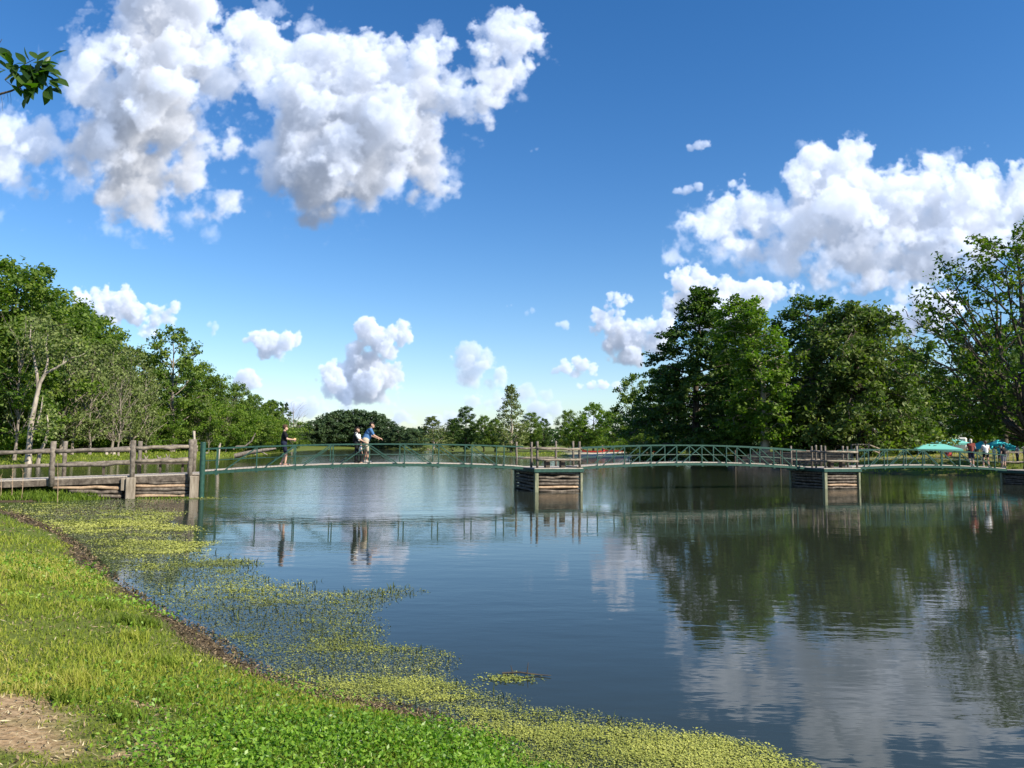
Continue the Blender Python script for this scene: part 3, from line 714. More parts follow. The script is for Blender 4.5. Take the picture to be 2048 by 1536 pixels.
def grow_tree(seed, H, R, prof, base=.18, trunk_r=.28, nprim=26, nsec=5, rise=.55, droop=.0, nclump=None, clump_r=.9, per=26, leaf=.26, flat=.6,
              lean=(0, 0), wander=.03, fork=None, stretch=1.6, sides=None, hang=0.0, az_bias=None):
    """trunk polyline + primary and secondary limbs that end in leaf clumps; prof(h) = crown radius factor at height fraction h"""
    rng = np.random.default_rng(seed)
    k = 9; tz = np.linspace(0, 1, k)
    wx = np.cumsum(rng.normal(0, wander, k))*H*.3; wy = np.cumsum(rng.normal(0, wander, k))*H*.3
    tr = np.stack([wx-wx[0]+lean[0]*tz**1.3, wy-wy[0]+lean[1]*tz**1.3, tz*H*.93], 1); tr[0, 2] = -.3
    rad = trunk_r*(1-tz*.92)+.015; rad[0] *= 1.45
    polys = [(tr, rad, 10)]
    def on_trunk(z):
        i = np.interp(z, tr[:, 2], np.arange(k)); a = int(min(i, k-2)); f = i-a
        return tr[a]*(1-f)+tr[a+1]*f, trunk_r*(1-z/H*.92)+.015
    C = []; Cr = []; Cc = []
    for i in range(nprim):
        h = base+(1-base)*((i+rng.uniform(.1, .9))/nprim)
        az = i*2.399+rng.uniform(-.5, .5)
        if az_bias is not None and rng.uniform() < .5: az = az_bias+rng.normal()*.6
        rr = max(.05, prof(h))*R*rng.uniform(.72, 1.12)
        z1 = h*H; st_z = max(base*H*.75, z1-rr*rise*rng.uniform(.6, 1.2)); p0, r0 = on_trunk(min(st_z, H*.9))
        p3 = np.array([p0[0]*.5+tr[-1][0]*0+math.cos(az)*rr+np.interp(z1, tr[:, 2], tr[:, 0])*.5, p0[1]*.5+math.sin(az)*rr+np.interp(z1, tr[:, 2], tr[:, 1])*.5, z1])
        p1 = p0+(p3-p0)*.33+np.array([0, 0, .05*rr])+rng.normal(size=3)*rr*.05
        p2 = p0+(p3-p0)*.68+np.array([0, 0, .10*rr*(1-droop)])+rng.normal(size=3)*rr*.06
        p3 = p3-np.array([0, 0, droop*rr*.5])
        pr = np.array([p0, p1, p2, p3]); br = min(r0*.55, .02+.018*rr)
        polys.append((pr, np.array([br, br*.72, br*.45, br*.15]), 5))
        for j in range(nsec):
            t = rng.uniform(.30, 1.0) if j else 1.0
            q = np.array([np.interp(t, [0, .33, .68, 1], pr[:, c]) for c in range(3)])
            d = rng.normal(size=3)*np.array([1, 1, .6]); d += (p3-p0)/max(rr, .3)*.9; d /= np.linalg.norm(d)
            sl_ = rr*rng.uniform(.16, .34)*(1 if j else .4)+.3
            e = q+d*sl_-np.array([0, 0, droop*sl_*.9+hang*rng.uniform(0, 1)])
            if sl_ > .6: polys.append((np.array([q, (q+e)/2+rng.normal(size=3)*.06*sl_, e]), np.array([br*.35, br*.22, .006]), 4))
            C.append(e); Cr.append(clump_r*rng.uniform(.65, 1.25)); Cc.append(rng.uniform(0, 1))
            if sl_ > 1.2: C.append((q+e)/2); Cr.append(clump_r*rng.uniform(.5, .9)); Cc.append(Cc[-1])
    C = np.array(C); Cr = np.array(Cr); Cc = np.array(Cc); n = len(C)
    ctr = np.array([0, 0, H*(base+.45*(1-base))])
    ids = np.repeat(np.arange(n), per)
    off = rng.normal(size=(len(ids), 3)); off /= np.linalg.norm(off, axis=1, keepdims=True); off *= (rng.uniform(0, 1, (len(ids), 1))**.45)
    L = C[ids]+off*Cr[ids][:, None]*np.array([1, 1, flat])
    if hang: L[:, 2] -= rng.uniform(0, 1, len(L))**2*hang*.8
    L[:, 2] = np.maximum(L[:, 2], .15)
    out = L-ctr; out /= np.maximum(np.linalg.norm(out, axis=1, keepdims=True), .01)
    nb = out*.55+np.array([0, 0, .65])
    sz = leaf*rng.uniform(.6, 1.35, len(L))
    V, F = leaves_np(L, sz, rng, nb, stretch)
    var = np.clip(.5+(Cc[ids]-.5)*.55+rng.normal(0, .17, len(L)), 0, 1)
    return tubes_np(polys), (V, F, var)
TM = {}
def species(key, bark, leafm, variants, **kw):
    TM[key] = []
    for i, sd in enumerate(variants):
        (bv, bf), (lv, lf, va) = grow_tree(sd, **kw)
        TM[key].append((np_mesh('trunk', bv, bf, bark, smooth=True), np_mesh('crown', lv, lf, leafm, va)))
def round_prof(h, b=.18, peak=.5):
    t = (h-b)/(1-b); t = min(max(t, 0), 1)
    return (math.sin(math.pi*min(1, t**.8*.92+.06))**.7)
oak = lambda h: round_prof(h, .15)
cone = lambda h: max(.12, (1-h)**.75*1.1)*min(1, (h-.05)*6) if h > .05 else .1
colm = lambda h: (math.sin(math.pi*min(1, max(0, (h-.06))/.97))**.45)
fan = lambda h: .35+.75*min(1, max(0, (h-.1)/.5))-.55*max(0, h-.75)/.25
skirt = lambda h: (1.0-.12*h)*min(1, max(.15, (1.02-h)*3.2))**.6
species('oak', M['bark'], M['leaf_oak'], (1, 2, 3), H=18, R=6.2, prof=oak, base=.14, trunk_r=.34, nprim=46, nsec=6, clump_r=1.1, per=46, leaf=.25)
species('dark', M['bark'], M['leaf_dark'], (4, 5), H=18, R=5.6, prof=oak, base=.08, trunk_r=.34, nprim=48, nsec=6, clump_r=1.1, per=46, leaf=.25)
species('bright', M['bark'], M['leaf_bright'], (6, 7), H=10, R=4.0, prof=oak, base=.08, trunk_r=.18, nprim=34, nsec=5, clump_r=.8, per=32, leaf=.24)
species('airy', M['bark_mid'], M['leaf_oak'], (8, 9), H=18, R=6.5, prof=oak, base=.28, trunk_r=.36, nprim=30, nsec=6, clump_r=1.0, per=30, leaf=.28, rise=.8)
species('cypress', M['bark'], M['leaf_dark'], (10,), H=20, R=7.4, prof=lambda h: (1-h)**.62*1.05 if h > .1 else .5, base=.07, trunk_r=.50, nprim=62, nsec=7, clump_r=.95, per=40, leaf=.25, rise=.12, flat=.42, droop=.25)
species('tallslim', M['bark_pale'], M['leaf_bright'], (12,), H=20, R=4.3, prof=lambda h: (colm(h)*.72+.25*max(0, .5-abs(h-.30))), base=.15, trunk_r=.42, nprim=62, nsec=6, clump_r=.85, per=40, leaf=.24, rise=.35, droop=.30, hang=.6, lean=(-2.2, 0))
species('billow', M['bark'], M['leaf_feather'], (14,), H=19.5, R=8.6, prof=skirt, base=.03, trunk_r=.55, nprim=96, nsec=7, clump_r=1.15, per=38, leaf=.25, rise=.35, droop=.45, hang=1.0, stretch=2.2)
species('pale', M['bark_mid'], M['leaf_pale'], (16, 17), H=14, R=4.2, prof=lambda h: oak(h)*.9+.1, base=.15, trunk_r=.20, nprim=34, nsec=5, clump_r=.75, per=15, leaf=.22, rise=1.0)
species('sycamore', M['bark_pale'], M['leaf_pale'], (18,), H=14, R=4.3, prof=lambda h: cone(h), base=.05, trunk_r=.22, nprim=52, nsec=5, clump_r=.7, per=24, leaf=.22, rise=1.0)
species('shrub', M['bark'], M['leaf_oak'], (20, 21), H=8, R=4.4, prof=lambda h: oak(h)+.25, base=.02, trunk_r=.12, nprim=46, nsec=6, clump_r=.85, per=36, leaf=.20)
species('brightshrub', M['bark'], M['leaf_bright'], (22, 23), H=8, R=4.2, prof=lambda h: oak(h)+.25, base=.02, trunk_r=.12, nprim=44, nsec=6, clump_r=.8, per=34, leaf=.19)
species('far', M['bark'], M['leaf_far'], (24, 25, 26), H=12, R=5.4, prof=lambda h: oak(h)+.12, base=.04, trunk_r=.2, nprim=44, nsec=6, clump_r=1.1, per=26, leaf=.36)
species('maple', M['bark'], M['leaf_near'], (30,), H=18.5, R=7.2, prof=lambda h: min(1, .55+h*.8)*min(1, (1.03-h)*3.0)**.7, base=.15, trunk_r=.40, nprim=64, nsec=7, clump_r=.72, per=21, leaf=.20, rise=1.15, flat=.75, hang=.35)
species('open', M['bark'], M['leaf_near'], (32,), H=15, R=6.2, prof=lambda h: min(1, .4+h), base=.16, trunk_r=.26, nprim=34, nsec=6, clump_r=.5, per=5, leaf=.17, rise=1.2, az_bias=math.pi)
species('bare', M['bark_mid'], M['leaf_pale'], (34,), H=10, R=2.6, prof=lambda h: min(1, .35+h), base=.15, trunk_r=.12, nprim=26, nsec=5, clump_r=.3, per=1, leaf=.05, rise=1.8)
species('deadpale', M['bark_mid'], M['leaf_pale'], (36, 37), H=12, R=3.0, prof=lambda h: min(1, .35+h), base=.18, trunk_r=.17, nprim=26, nsec=5, clump_r=.6, per=5, leaf=.18, rise=1.4)
NH = dict(oak=18, dark=18, bright=10, airy=18, cypress=20, tallslim=20, billow=19.5, pale=14, sycamore=14, shrub=8, brightshrub=8, far=12, maple=18.5, open=15, bare=10, deadpale=12)
treeno = 0
def plant(name, key, px, Y, top, label, group=None, wide=1.0, cat='tree', rot=None, var=None, sink=0.0):
    """px: bearing of the trunk, Y: distance, top: bearing of the crown's top"""
    global treeno
    g = ground_at(px, Y); zt = at(px, top, Y)[2]; h = zt-g[2]
    v = TM[key][(treeno if var is None else var) % len(TM[key])]; treeno += 1
    k = h/NH[key]
    r = empty(name, (g[0], g[1], g[2]-sink), (treeno*1.7 if rot is None else rot), label, cat, group)
    kw_ = k*wide; r.scale = (kw_, kw_, k)
    for me, nm in zip(v, ('trunk', 'crown')): link(bpy.data.objects.new(nm, me), r)
    return r
GL = 'trees of the left woods'; GF = 'far shore trees'; GR = 'big trees on the right bank'
# left woods, front to back
plant('oak_tree', 'oak', 12, 78, 528, 'tallest dense green tree at the left edge of the photo', GL, 1.0)
plant('oak_tree', 'oak', -75, 74, 545, 'broad green tree cut by the left edge behind the walkway', GL, 1.1)
plant('oak_tree', 'oak', 92, 96, 612, 'rounded green tree just right of the tallest left tree', GL, .95)
plant('oak_tree', 'airy', 150, 104, 622, 'olive green tree behind the leaning pale trunk', GL, .9)
plant('oak_tree', 'dark', 55, 108, 590, 'dark green tree deep in the woods behind the tallest tree', GL, 1.0)
plant('oak_tree', 'dark', 196, 128, 690, 'dark tree at the back between leaning trunk and grey thin trees', GL, 1.0)
plant('oak_tree', 'oak', 128, 110, 608, 'full green tree filling the woods left of the thin grey trees', GL, 1.05)
plant('oak_tree', 'oak', 178, 116, 640, 'full green tree behind the leaning limb tip', GL, 1.0)
plant('oak_tree', 'oak', 250, 124, 700, 'full green tree behind the thin pale trees', GL, 1.0)
plant('oak_tree', 'oak', 395, 136, 728, 'full green tree touching the right side of the open oak', GL, 1.0)
plant('pale_tree', 'pale', 122, 82, 655, 'thin grey-green tree right of the leaning pale trunk', GL, .9)
plant('pale_tree', 'pale', 222, 92, 690, 'thin pale grey-green tree with straight white stem', GL, .75)
plant('pale_tree', 'pale', 262, 96, 694, 'thin pale tree standing just left of the large open oak', GL, .8)
plant('pale_tree', 'deadpale', 238, 88, 740, 'nearly leafless pale dead tree in front of the thin trees', GL, .7)
plant('pale_tree', 'deadpale', 145, 84, 700, 'nearly leafless pale dead tree behind the second fence post', GL, .8)
plant('open_oak_tree', 'airy', 345, 112, 660, 'large open-crowned oak with a visible dark trunk on the left bank', GL, .88, var=0)
plant('oak_tree', 'oak', 300, 138, 740, 'green tree behind the left side of the large open oak', GL, .9)
plant('oak_tree', 'oak', 428, 128, 752, 'green tree right of the large open oak', GL, .8)
plant('oak_tree', 'oak', 468, 142, 768, 'rounded tree left of the last trees of the left woods', GL, .8)
plant('oak_tree', 'oak', 505, 155, 790, 'second to last rounded tree of the left woods', GL, .9)
plant('oak_tree', 'oak', 540, 168, 802, 'last rounded tree at the right end of the left woods', GL, .85)
plant('bare_tree', 'bare', 584, 185, 798, 'leafless brown tree at the tip of the left woods', None, 1.0)
plant('bare_tree', 'deadpale', 418, 116, 800, 'thin pale stem in front of the woods above the green pile', None, .5)
for i, (px, Y, top, key, wd, lab) in enumerate([
    (30, 72, 610, 'deadpale', .6, 'bare pale limbs rising in front of the tallest left tree'),
    (180, 86, 690, 'pale', .8, 'thin grey-green tree midway along the left woods'),
    (292, 100, 735, 'pale', .7, 'thin pale tree touching the left side of the open oak'),
    (395, 116, 770, 'pale', .6, 'slender pale tree right of the open oak'),
    (452, 124, 790, 'deadpale', .6, 'slender nearly bare stem above the left end of the green span')]):
    plant('pale_tree', key, px, Y, top, lab, GL, wd)
GS = 'shrubs along the left bank'
for i, (px, Y, top, key, wd, lab) in enumerate([
    (22, 80, 760, 'brightshrub', 1.0, 'bright green shrub under the tallest left tree'),
    (-40, 74, 720, 'brightshrub', 1.0, 'large bright shrub at the very left edge'),
    (100, 90, 815, 'shrub', 1.2, 'shrub at the foot of the leaning pale trunk'),
    (170, 96, 800, 'brightshrub', 1.1, 'yellow-green bush left of the thin pale trees'),
    (205, 100, 800, 'shrub', 1.2, 'dark bush between the thin pale trees'),
    (285, 106, 810, 'brightshrub', 1.1, 'light green bush left of the open oak trunk'),
    (318, 112, 825, 'shrub', 1.2, 'dark bush close behind the open oak trunk'),
    (385, 118, 800, 'brightshrub', 1.1, 'light bush right of the open oak trunk'),
    (440, 126, 810, 'brightshrub', 1.2, 'light green bush above the left end of the green span'),
    (488, 136, 822, 'shrub', 1.3, 'bush on the left bank behind the fallen log'),
    (520, 148, 835, 'brightshrub', 1.3, 'low light bush on the left bank left of the boy'),
    (552, 160, 842, 'shrub', 1.4, 'low bush on the left bank directly behind the boy')]):
    plant('shrub', key, px, Y, top, lab, GS, wd, 'shrub')
# far shore
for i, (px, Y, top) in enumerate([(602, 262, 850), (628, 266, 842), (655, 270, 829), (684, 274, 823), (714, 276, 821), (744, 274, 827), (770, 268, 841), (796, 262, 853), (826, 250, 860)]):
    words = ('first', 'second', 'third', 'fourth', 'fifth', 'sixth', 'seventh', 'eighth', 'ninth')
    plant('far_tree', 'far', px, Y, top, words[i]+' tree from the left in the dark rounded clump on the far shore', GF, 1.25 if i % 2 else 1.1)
plant('far_tree', 'sycamore', 866, 172, 834, 'pale olive bushy tree alone on the far right lawn', GF, 1.7)
plant('far_tree', 'dark', 930, 180, 815, 'dark rounded tree left of the pale pointed tree', GF, .95)
plant('far_tree', 'dark', 906, 195, 838, 'small dark tree behind the pale olive bushy tree', GF, 1.2)
plant('far_tree', 'oak', 968, 176, 832, 'green tree between dark rounded tree and pale pointed tree', GF, .9)
plant('far_tree', 'sycamore', 1022, 158, 772, 'pale pointed tree with light stems above the centre pier', GF, 1.0)
plant('far_tree', 'oak', 990, 170, 838, 'low green tree at the left foot of the pale pointed tree', GF, 1.0)
plant('far_tree', 'oak', 1062, 166, 826, 'olive tree at the right foot of the pale pointed tree', GF, 1.0)
plant('far_tree', 'dark', 1088, 176, 838, 'dark tree between the centre pier and the bright green trees', GF, .8)
plant('far_tree', 'oak', 1138, 160, 822, 'green rounded tree above the red canoes on the left', GF, .95)
plant('far_tree', 'bright', 1186, 150, 808, 'tall bright yellow-green tree above the beach', GF, 1.0)
plant('far_tree', 'bright', 1226, 142, 822, 'bright yellow-green tree beside the dark right bank trees', GF, 1.1)
plant('far_tree', 'bright', 1160, 148, 842, 'low bright green tree at the beach', GF, 1.2)
# right bank
plant('cypress_tree', 'cypress', 1393, 98, 582, 'tall dark layered tree, leftmost of the right bank giants', GR, 1.12, rot=.4)
plant('slim_tree', 'tallslim', 1530, 86, 588, 'tall bright green slim tree with a pale leaning trunk', GR, 1.15, rot=0)
plant('billowing_tree', 'billow', 1716, 88, 600, 'broad billowing tree with foliage hanging to the ground', GR, 1.06)
plant('dark_tree', 'dark', 1612, 104, 604, 'dark tree filling the gap behind slim and billowing trees', GR, 1.2)
plant('dark_tree', 'dark', 1480, 110, 640, 'dark tree behind the gap between layered and slim trees', GR, .9)
plant('dark_tree', 'airy', 1272, 118, 752, 'small airy dark tree at the left foot of the layered tree', GR, .8)
plant('dark_tree', 'dark', 1330, 122, 745, 'dark lower tree behind the layered tree', GR, 1.1)
plant('dark_tree', 'dark', 1440, 122, 740, 'dark lower tree behind the trunk of the layered tree', GR, 1.2)
plant('dark_tree', 'dark', 1880, 112, 742, 'dark tree behind the teal canopy', GR, 1.1)
plant('dark_tree', 'dark', 1805, 124, 700, 'dark tree behind the right side of the billowing tree', GR, 1.0)
plant('dark_tree', 'oak', 1950, 118, 720, 'green tree behind the white trailer', GR, 1.1)
plant('dark_tree', 'dark', 2030, 104, 650, 'dark tree behind the maple at the right edge', GR, 1.0)
plant('dark_tree', 'dark', 1570, 116, 790, 'low dark tree behind the pale leaning trunk', GR, 1.6)
plant('dark_tree', 'dark', 1660, 112, 780, 'low dark tree behind the right log crib pier', GR, 1.6)
plant('maple_tree', 'maple', 2062, 59, 452, 'large leafy maple at the right edge of the photo', GR, 1.02, rot=.3)
plant('open_tree', 'open', 2006, 66, 530, 'open tree with bare fanning branches left of the maple', GR, .95, rot=0)
plant('shrub', 'shrub', 1440, 92, 862, 'dark bush on the bank behind the middle span', GS+' ', 1.5, 'shrub')
plant('shrub', 'shrub', 1600, 90, 870, 'dark bush behind the timber steps', GS+' ', 1.6, 'shrub')
plant('shrub', 'shrub', 1300, 112, 868, 'dark low bush behind the left half of the middle span', GS+' ', 1.6, 'shrub')
for o in COL.objects:
    if o.get('group') == GS+' ': o['group'] = 'dark bushes on the right bank'
# leaning bleached tree of the left bank, drawn limb by limb
def leaning_tree():
    Y = 69.0; g = ground_at(62, Y)
    r = empty('leaning_tree', g, 0, 'pale bleached tree leaning right with one long bare limb on the left bank', 'tree')
    L = lambda px, py, dy=0: at(px, py, Y+dy)-g
    polys = [(np.array([L(56, 935), L(58, 900), L(62, 850), L(72, 800), L(80, 765), L(90, 748)]), np.array([.34, .26, .22, .19, .165, .14]), 9),
             (np.array([L(90, 748), L(108, 738), L(125, 729), L(142, 716), L(160, 712), L(176, 703)]), np.array([.14, .125, .11, .08, .06, .02]), 8),
             (np.array([L(76, 780), L(74, 750), L(68, 715), L(60, 680), L(62, 650)]), np.array([.16, .13, .10, .07, .03]), 7),
             (np.array([L(90, 748), L(96, 720), L(92, 690), L(98, 660)]), np.array([.12, .09, .06, .02]), 6),
             (np.array([L(125, 729), L(132, 705), L(146, 686)]), np.array([.07, .05, .02]), 5),
             (np.array([L(62, 870), L(74, 850), L(82, 820), L(86, 790)]), np.array([.12, .10, .07, .03]), 6),
             (np.array([L(74, 935, .6), L(80, 905, .5), L(92, 880, .5), L(97, 855, .5), L(94, 830, .5)]), np.array([.20, .16, .13, .10, .05]), 7)]
    v, f = tubes_np(polys); link(bpy.data.objects.new('trunk', np_mesh('trunk', v, f, M['bark_pale'], smooth=True)), r)
    rng = np.random.default_rng(77)
    cc = np.array([L(px, py, rng.normal()*1.2) for px, py in [(62, 655), (58, 690), (75, 690), (100, 670), (88, 720), (150, 690), (120, 705), (140, 740), (95, 830), (85, 850), (105, 860), (70, 700), (110, 690), (130, 670), (92, 645), (165, 720)]])
    ids = np.repeat(np.arange(len(cc)), 130)
    pt = cc[ids]+rng.normal(size=(len(ids), 3))*.62
    V, F_ = leaves_np(pt, .19*rng.uniform(.6, 1.3, len(pt)), rng, np.tile([0, 0, .8], (len(pt), 1)))
    link(bpy.data.objects.new('crown', np_mesh('crown', V, F_, M['leaf_pale'], rng.uniform(0, 1, len(pt)))), r)
leaning_tree()
# closed woods on the horizon: read as one mass
def distant_woods():
    rng = np.random.default_rng(5); pts = []; nb = []
    for i in range(300):
        t = i/299; px = -500+3000*t
        Y = 420+60*math.sin(i*.7)+rng.uniform(-20, 20)
        if px < 560: Y = 190+ (px+500)*.05+rng.uniform(-10, 25)
        g = ground_at(px, Y); h = rng.uniform(9, 14) if px > 560 else rng.uniform(10, 15)
        if 560 < px < 1250: h = rng.uniform(6.5, 9.5)
        n = 120; u_ = rng.normal(size=(n, 3)); u_ /= np.linalg.norm(u_, axis=1, keepdims=True)
        c = np.array([g[0], g[1], g[2]+h*.5]); pts.append(c+u_*np.array([5.5, 5.5, h*.5])*rng.uniform(.7, 1.05, (n, 1))); nb.append(u_+np.array([0, 0, .5]))
    pts = np.concatenate(pts); nb = np.concatenate(nb); pts[:, 2] = np.maximum(pts[:, 2], .4)
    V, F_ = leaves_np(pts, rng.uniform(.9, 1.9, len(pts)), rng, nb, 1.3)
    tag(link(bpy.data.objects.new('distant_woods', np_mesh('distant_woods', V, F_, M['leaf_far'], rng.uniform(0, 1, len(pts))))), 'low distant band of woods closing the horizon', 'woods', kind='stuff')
distant_woods()
# ================================================================ ground cover, algae, shore litter
M['grass'] = leafmat('lawn_grass', [(.095, .145, .020), (.20, .26, .032), (.33, .345, .055), (.46, .38, .16)], .35, .6, .2, (.6, .7, .12))
M['clover'] = leafmat('broad_leaf_cover', [(.06, .135, .012), (.13, .25, .020), (.22, .35, .035), (.34, .44, .08)], .35, .42, .4, (.5, .8, .1))
M['algae'] = leafmat('pond_primrose', [(.15, .18, .045), (.27, .30, .065), (.40, .42, .095), (.50, .50, .14)], .2, .6, .25, (.6, .7, .1))
M['scum'] = leafmat('pale_scum', [(.11, .13, .065), (.19, .21, .095), (.27, .285, .12)], .1, .6, .2)
M['sprig'] = leafmat('dark_sprig', [(.018, .030, .010), (.045, .065, .018), (.10, .13, .03)], .2)
M['litter'] = leafmat('mud_litter', [(.035, .026, .015), (.11, .082, .048), (.24, .18, .11)], .0, .9, .1)
M['straw'] = leafmat('dry_straw', [(.20, .14, .08), (.42, .33, .19), (.62, .52, .33)], .1, .8, .2)
M['reed'] = leafmat('weed_leaf', [(.060, .110, .015), (.12, .19, .022), (.20, .27, .03)], .35)
rg = np.random.default_rng(101)
def polar(n, r0, r1, a0, a1, p=0.0):
    """points about the photographer's spot; p = 0 gives equal numbers per log distance"""
    r = np.exp(rg.uniform(math.log(r0), math.log(r1), n)); a = np.radians(rg.uniform(a0, a1, n))
    return r*np.sin(a), r*np.cos(a), r
def blades(x, y, z, h, w, bend, var, name, mat, label, cat):
    n = len(x); az = rg.uniform(0, 2*math.pi, n); az2 = rg.uniform(0, 2*math.pi, n)
    S = np.stack([np.cos(az), np.sin(az), np.zeros(n)], 1)*(w/2)[:, None]
    D = np.stack([np.cos(az2), np.sin(az2), np.zeros(n)], 1)*(bend*h)[:, None]
    B = np.stack([x, y, z-.01], 1); U = np.array([0, 0, 1.0])
    mid = B+D*.35+U*(h*.6)[:, None]; tip = B+D+U*(h*np.sqrt(np.maximum(.15, 1-bend**2*.5)))[:, None]
    V = np.stack([B-S, B+S, mid+S*.7, mid-S*.7, tip], 1).reshape(-1, 3)
    b = np.arange(n)*5
    F3 = np.concatenate([np.stack([b, b+1, b+2], 1), np.stack([b, b+2, b+3], 1), np.stack([b+3, b+2, b+4], 1)])
    o = link(bpy.data.objects.new(name, np_mesh(name, V, F3, mat, np.tile(var, 3))))
    return tag(o, label, cat, kind='stuff')
def lawn():
    n = 430000
    x, y, r = polar(n, 2.4, 36, -62, 22)
    s = near_sd(x, y); k = s > .12
    x, y, r, s = x[k], y[k], r[k], s[k]
    d = dirt_mask(x, y); mu = mud_mask(x, y, s); patch = vnoise(x, y, .12); big = vnoise(x+5, y+3, .9)
    keep = rg.uniform(0, 1, len(x)) < np.clip(1-1.0*d-1.05*mu, .04, 1)*np.clip(.66+.34*patch+.12*big, .12, 1)
    x, y, r, s, patch, big, d = (q[keep] for q in (x, y, r, s, patch, big, d))
    z = ground_z(x, y, s)
    lush = np.clip(1.5-np.abs(s-1.1)/.8, 0, 1)                      # taller and greener along the bank edge
    h = (.020+.020*rg.uniform(0, 1, len(x))+.028*np.clip(patch, 0, 2)+.05*lush*rg.uniform(0, 1, len(x)))*np.clip(.9+r*.012, 1, 1.35)
    w = np.clip(.0038+.00105*r, .005, .028)*rg.uniform(.7, 1.3, len(x))
    var = np.clip(.40+.15*patch+.22*big-.22*lush+.12*vnoise(x+70, y, .33)+rg.normal(0, .17, len(x))+.35*d, 0, 1)
    blades(x, y, z, h, w, rg.uniform(.1, .95, len(x)), var, 'lawn_grass', M['grass'], 'short sunlit lawn grass on the near bank', 'grass')
lawn()
def straw():
    x, y, r = polar(60000, 2.4, 22, -62, 22); s = near_sd(x, y); d = dirt_mask(x, y)
    k = (s > .3) & (rg.uniform(0, 1, len(x)) < .10+.75*d+.12*np.clip(-vnoise(x, y, .12), 0, 1)); x, y, r, s = x[k], y[k], r[k], s[k]; n = len(x)
    z = ground_z(x, y, s)+rg.uniform(.004, .03, n)*(1-dirt_mask(x, y)*.8)
    V, F_ = leaves_np(np.stack([x, y, z], 1), np.clip(.004+.0007*r, .005, .014)*rg.uniform(.6, 1.3, n), rg, np.tile([0, 0, 1.], (n, 1)), 7.0, 2.2)
    tag(link(bpy.data.objects.new('straw', np_mesh('straw', V, F_, M['straw'], rg.uniform(0, 1, n)))), 'dry straw and dead blades lying on the near lawn', 'straw', kind='stuff')
straw()
def tufts():
    # single longer clumps that stick out of the lawn
    V = []; x = []; y = []; h = []; var = []
    spots = [(150, 1340, .10, .9), (160, 1330, .12, .85), (95, 1365, .07, .95), (130, 1380, .09, .2), (250, 1400, .09, .15), (270, 1225, .10, .7), (300, 1190, .1, .1), (255, 1195, .12, .15), (215, 1165, .1, .2), (330, 1260, .09, .3), (380, 1440, .08, .1), (500, 1420, .07, .3), (40, 1130, .1, .3), (420, 1480, .07, .4), (560, 1470, .06, .3), (620, 1440, .07, .2), (320, 1350, .08, .1)]
    for (px, py, hh, v) in spots:
        c = on(px, py, .5); m_ = 160
        x += list(c[0]+rg.normal(0, .07, m_)); y += list(c[1]+rg.normal(0, .07, m_)); h += list(hh*rg.uniform(.6, 1.5, m_)); var += list(np.clip(v*.8+rg.normal(0, .1, m_), 0, 1))
    x, y, h, var = map(np.array, (x, y, h, var)); s = shore_dist(x, y); k = s > .05; x, y, h, var, s = x[k], y[k], h[k], var[k], s[k]
    r = np.hypot(x, y)
    blades(x, y, ground_z(x, y, s), h, .004+.001*r, rg.uniform(.1, .9, len(x)), var, 'grass_tufts', M['grass'], 'longer grass tufts standing out of the near lawn', 'grass')
tufts()
def broadleaf():
    x, y, r = polar(420000, 2.6, 16, -48, 24)
    s = near_sd(x, y)
    # a dense mat along the waterline in front of the photographer, thinning to the left
    c1 = on(830, 1500, .3); c2 = on(620, 1440, .3); c3 = on(420, 1370, .3)
    dens = np.maximum.reduce([np.clip(1.55-np.hypot((x-c1[0])/1.25, (y-c1[1])/.85), 0, 1), .55*np.clip(1.2-np.hypot((x-c2[0])/.7, (y-c2[1])/.6), 0, 1), .22*np.clip(1.4-np.hypot((x-c3[0])/1.0, (y-c3[1])/.9), 0, 1)])
    c4 = on(1010, 1560, .2); dens = np.maximum(dens, np.clip(1.5-np.hypot((x-c4[0])/.8, (y-c4[1])/.8), 0, 1))
    dens = np.maximum(dens, .24*np.clip(vnoise(x+50, y, .15)+.5*vnoise(x, y+33, .05)-.1, 0, 1))
    nz_ = vnoise(x+3, y+8, .10)
    k = (s > -.28+.12*nz_) & (rg.uniform(0, 1, len(x)) < dens*np.clip(.85+.35*nz_, .1, 1)*np.clip((s+.3)/.4, .15, 1))
    x, y, r, s = x[k], y[k], r[k], s[k]; n = len(x)
    z = np.maximum(ground_z(x, y, s), 0)+rg.uniform(.012, .075, n)*np.clip((s+.45)/.5, .25, 1)
    V, F_ = leaves_np(np.stack([x, y, z], 1), np.clip(.010+.0014*r, .012, .03)*rg.uniform(.55, 1.3, n), rg, np.tile([.2, 0, .9], (n, 1)), 1.9, .9)
    var = np.clip(.45+.12*vnoise(x, y, .2)+rg.normal(0, .2, n), 0, 1)
    tag(link(bpy.data.objects.new('broad_leaf_mat', np_mesh('broad_leaf_mat', V, F_, M['clover'], var))), 'glossy bright green broad-leaved plants at the near waterline', 'ground cover', kind='stuff')
broadleaf()
def litter():
    x, y, r = polar(200000, 4.5, 30, -45, 10); s = near_sd(x, y); mu = mud_mask(x, y, s)
    k = (s > -.12) & (rg.uniform(0, 1, len(x)) < .9*mu+.05); x, y, r, s = x[k], y[k], r[k], s[k]; n = len(x)
    z = np.maximum(ground_z(x, y, s), .0)+rg.uniform(.002, .02, n)
    V, F_ = leaves_np(np.stack([x, y, z], 1), np.clip(.006+.0011*r, .008, .028)*rg.uniform(.5, 1.4, n), rg, np.tile([0, 0, 1.], (n, 1)), 2.6, 1.4)
    tag(link(bpy.data.objects.new('shore_litter', np_mesh('shore_litter', V, F_, M['litter'], rg.uniform(0, 1, n)))), 'brown dead plant litter on the muddy shoreline', 'litter', kind='stuff')
litter()
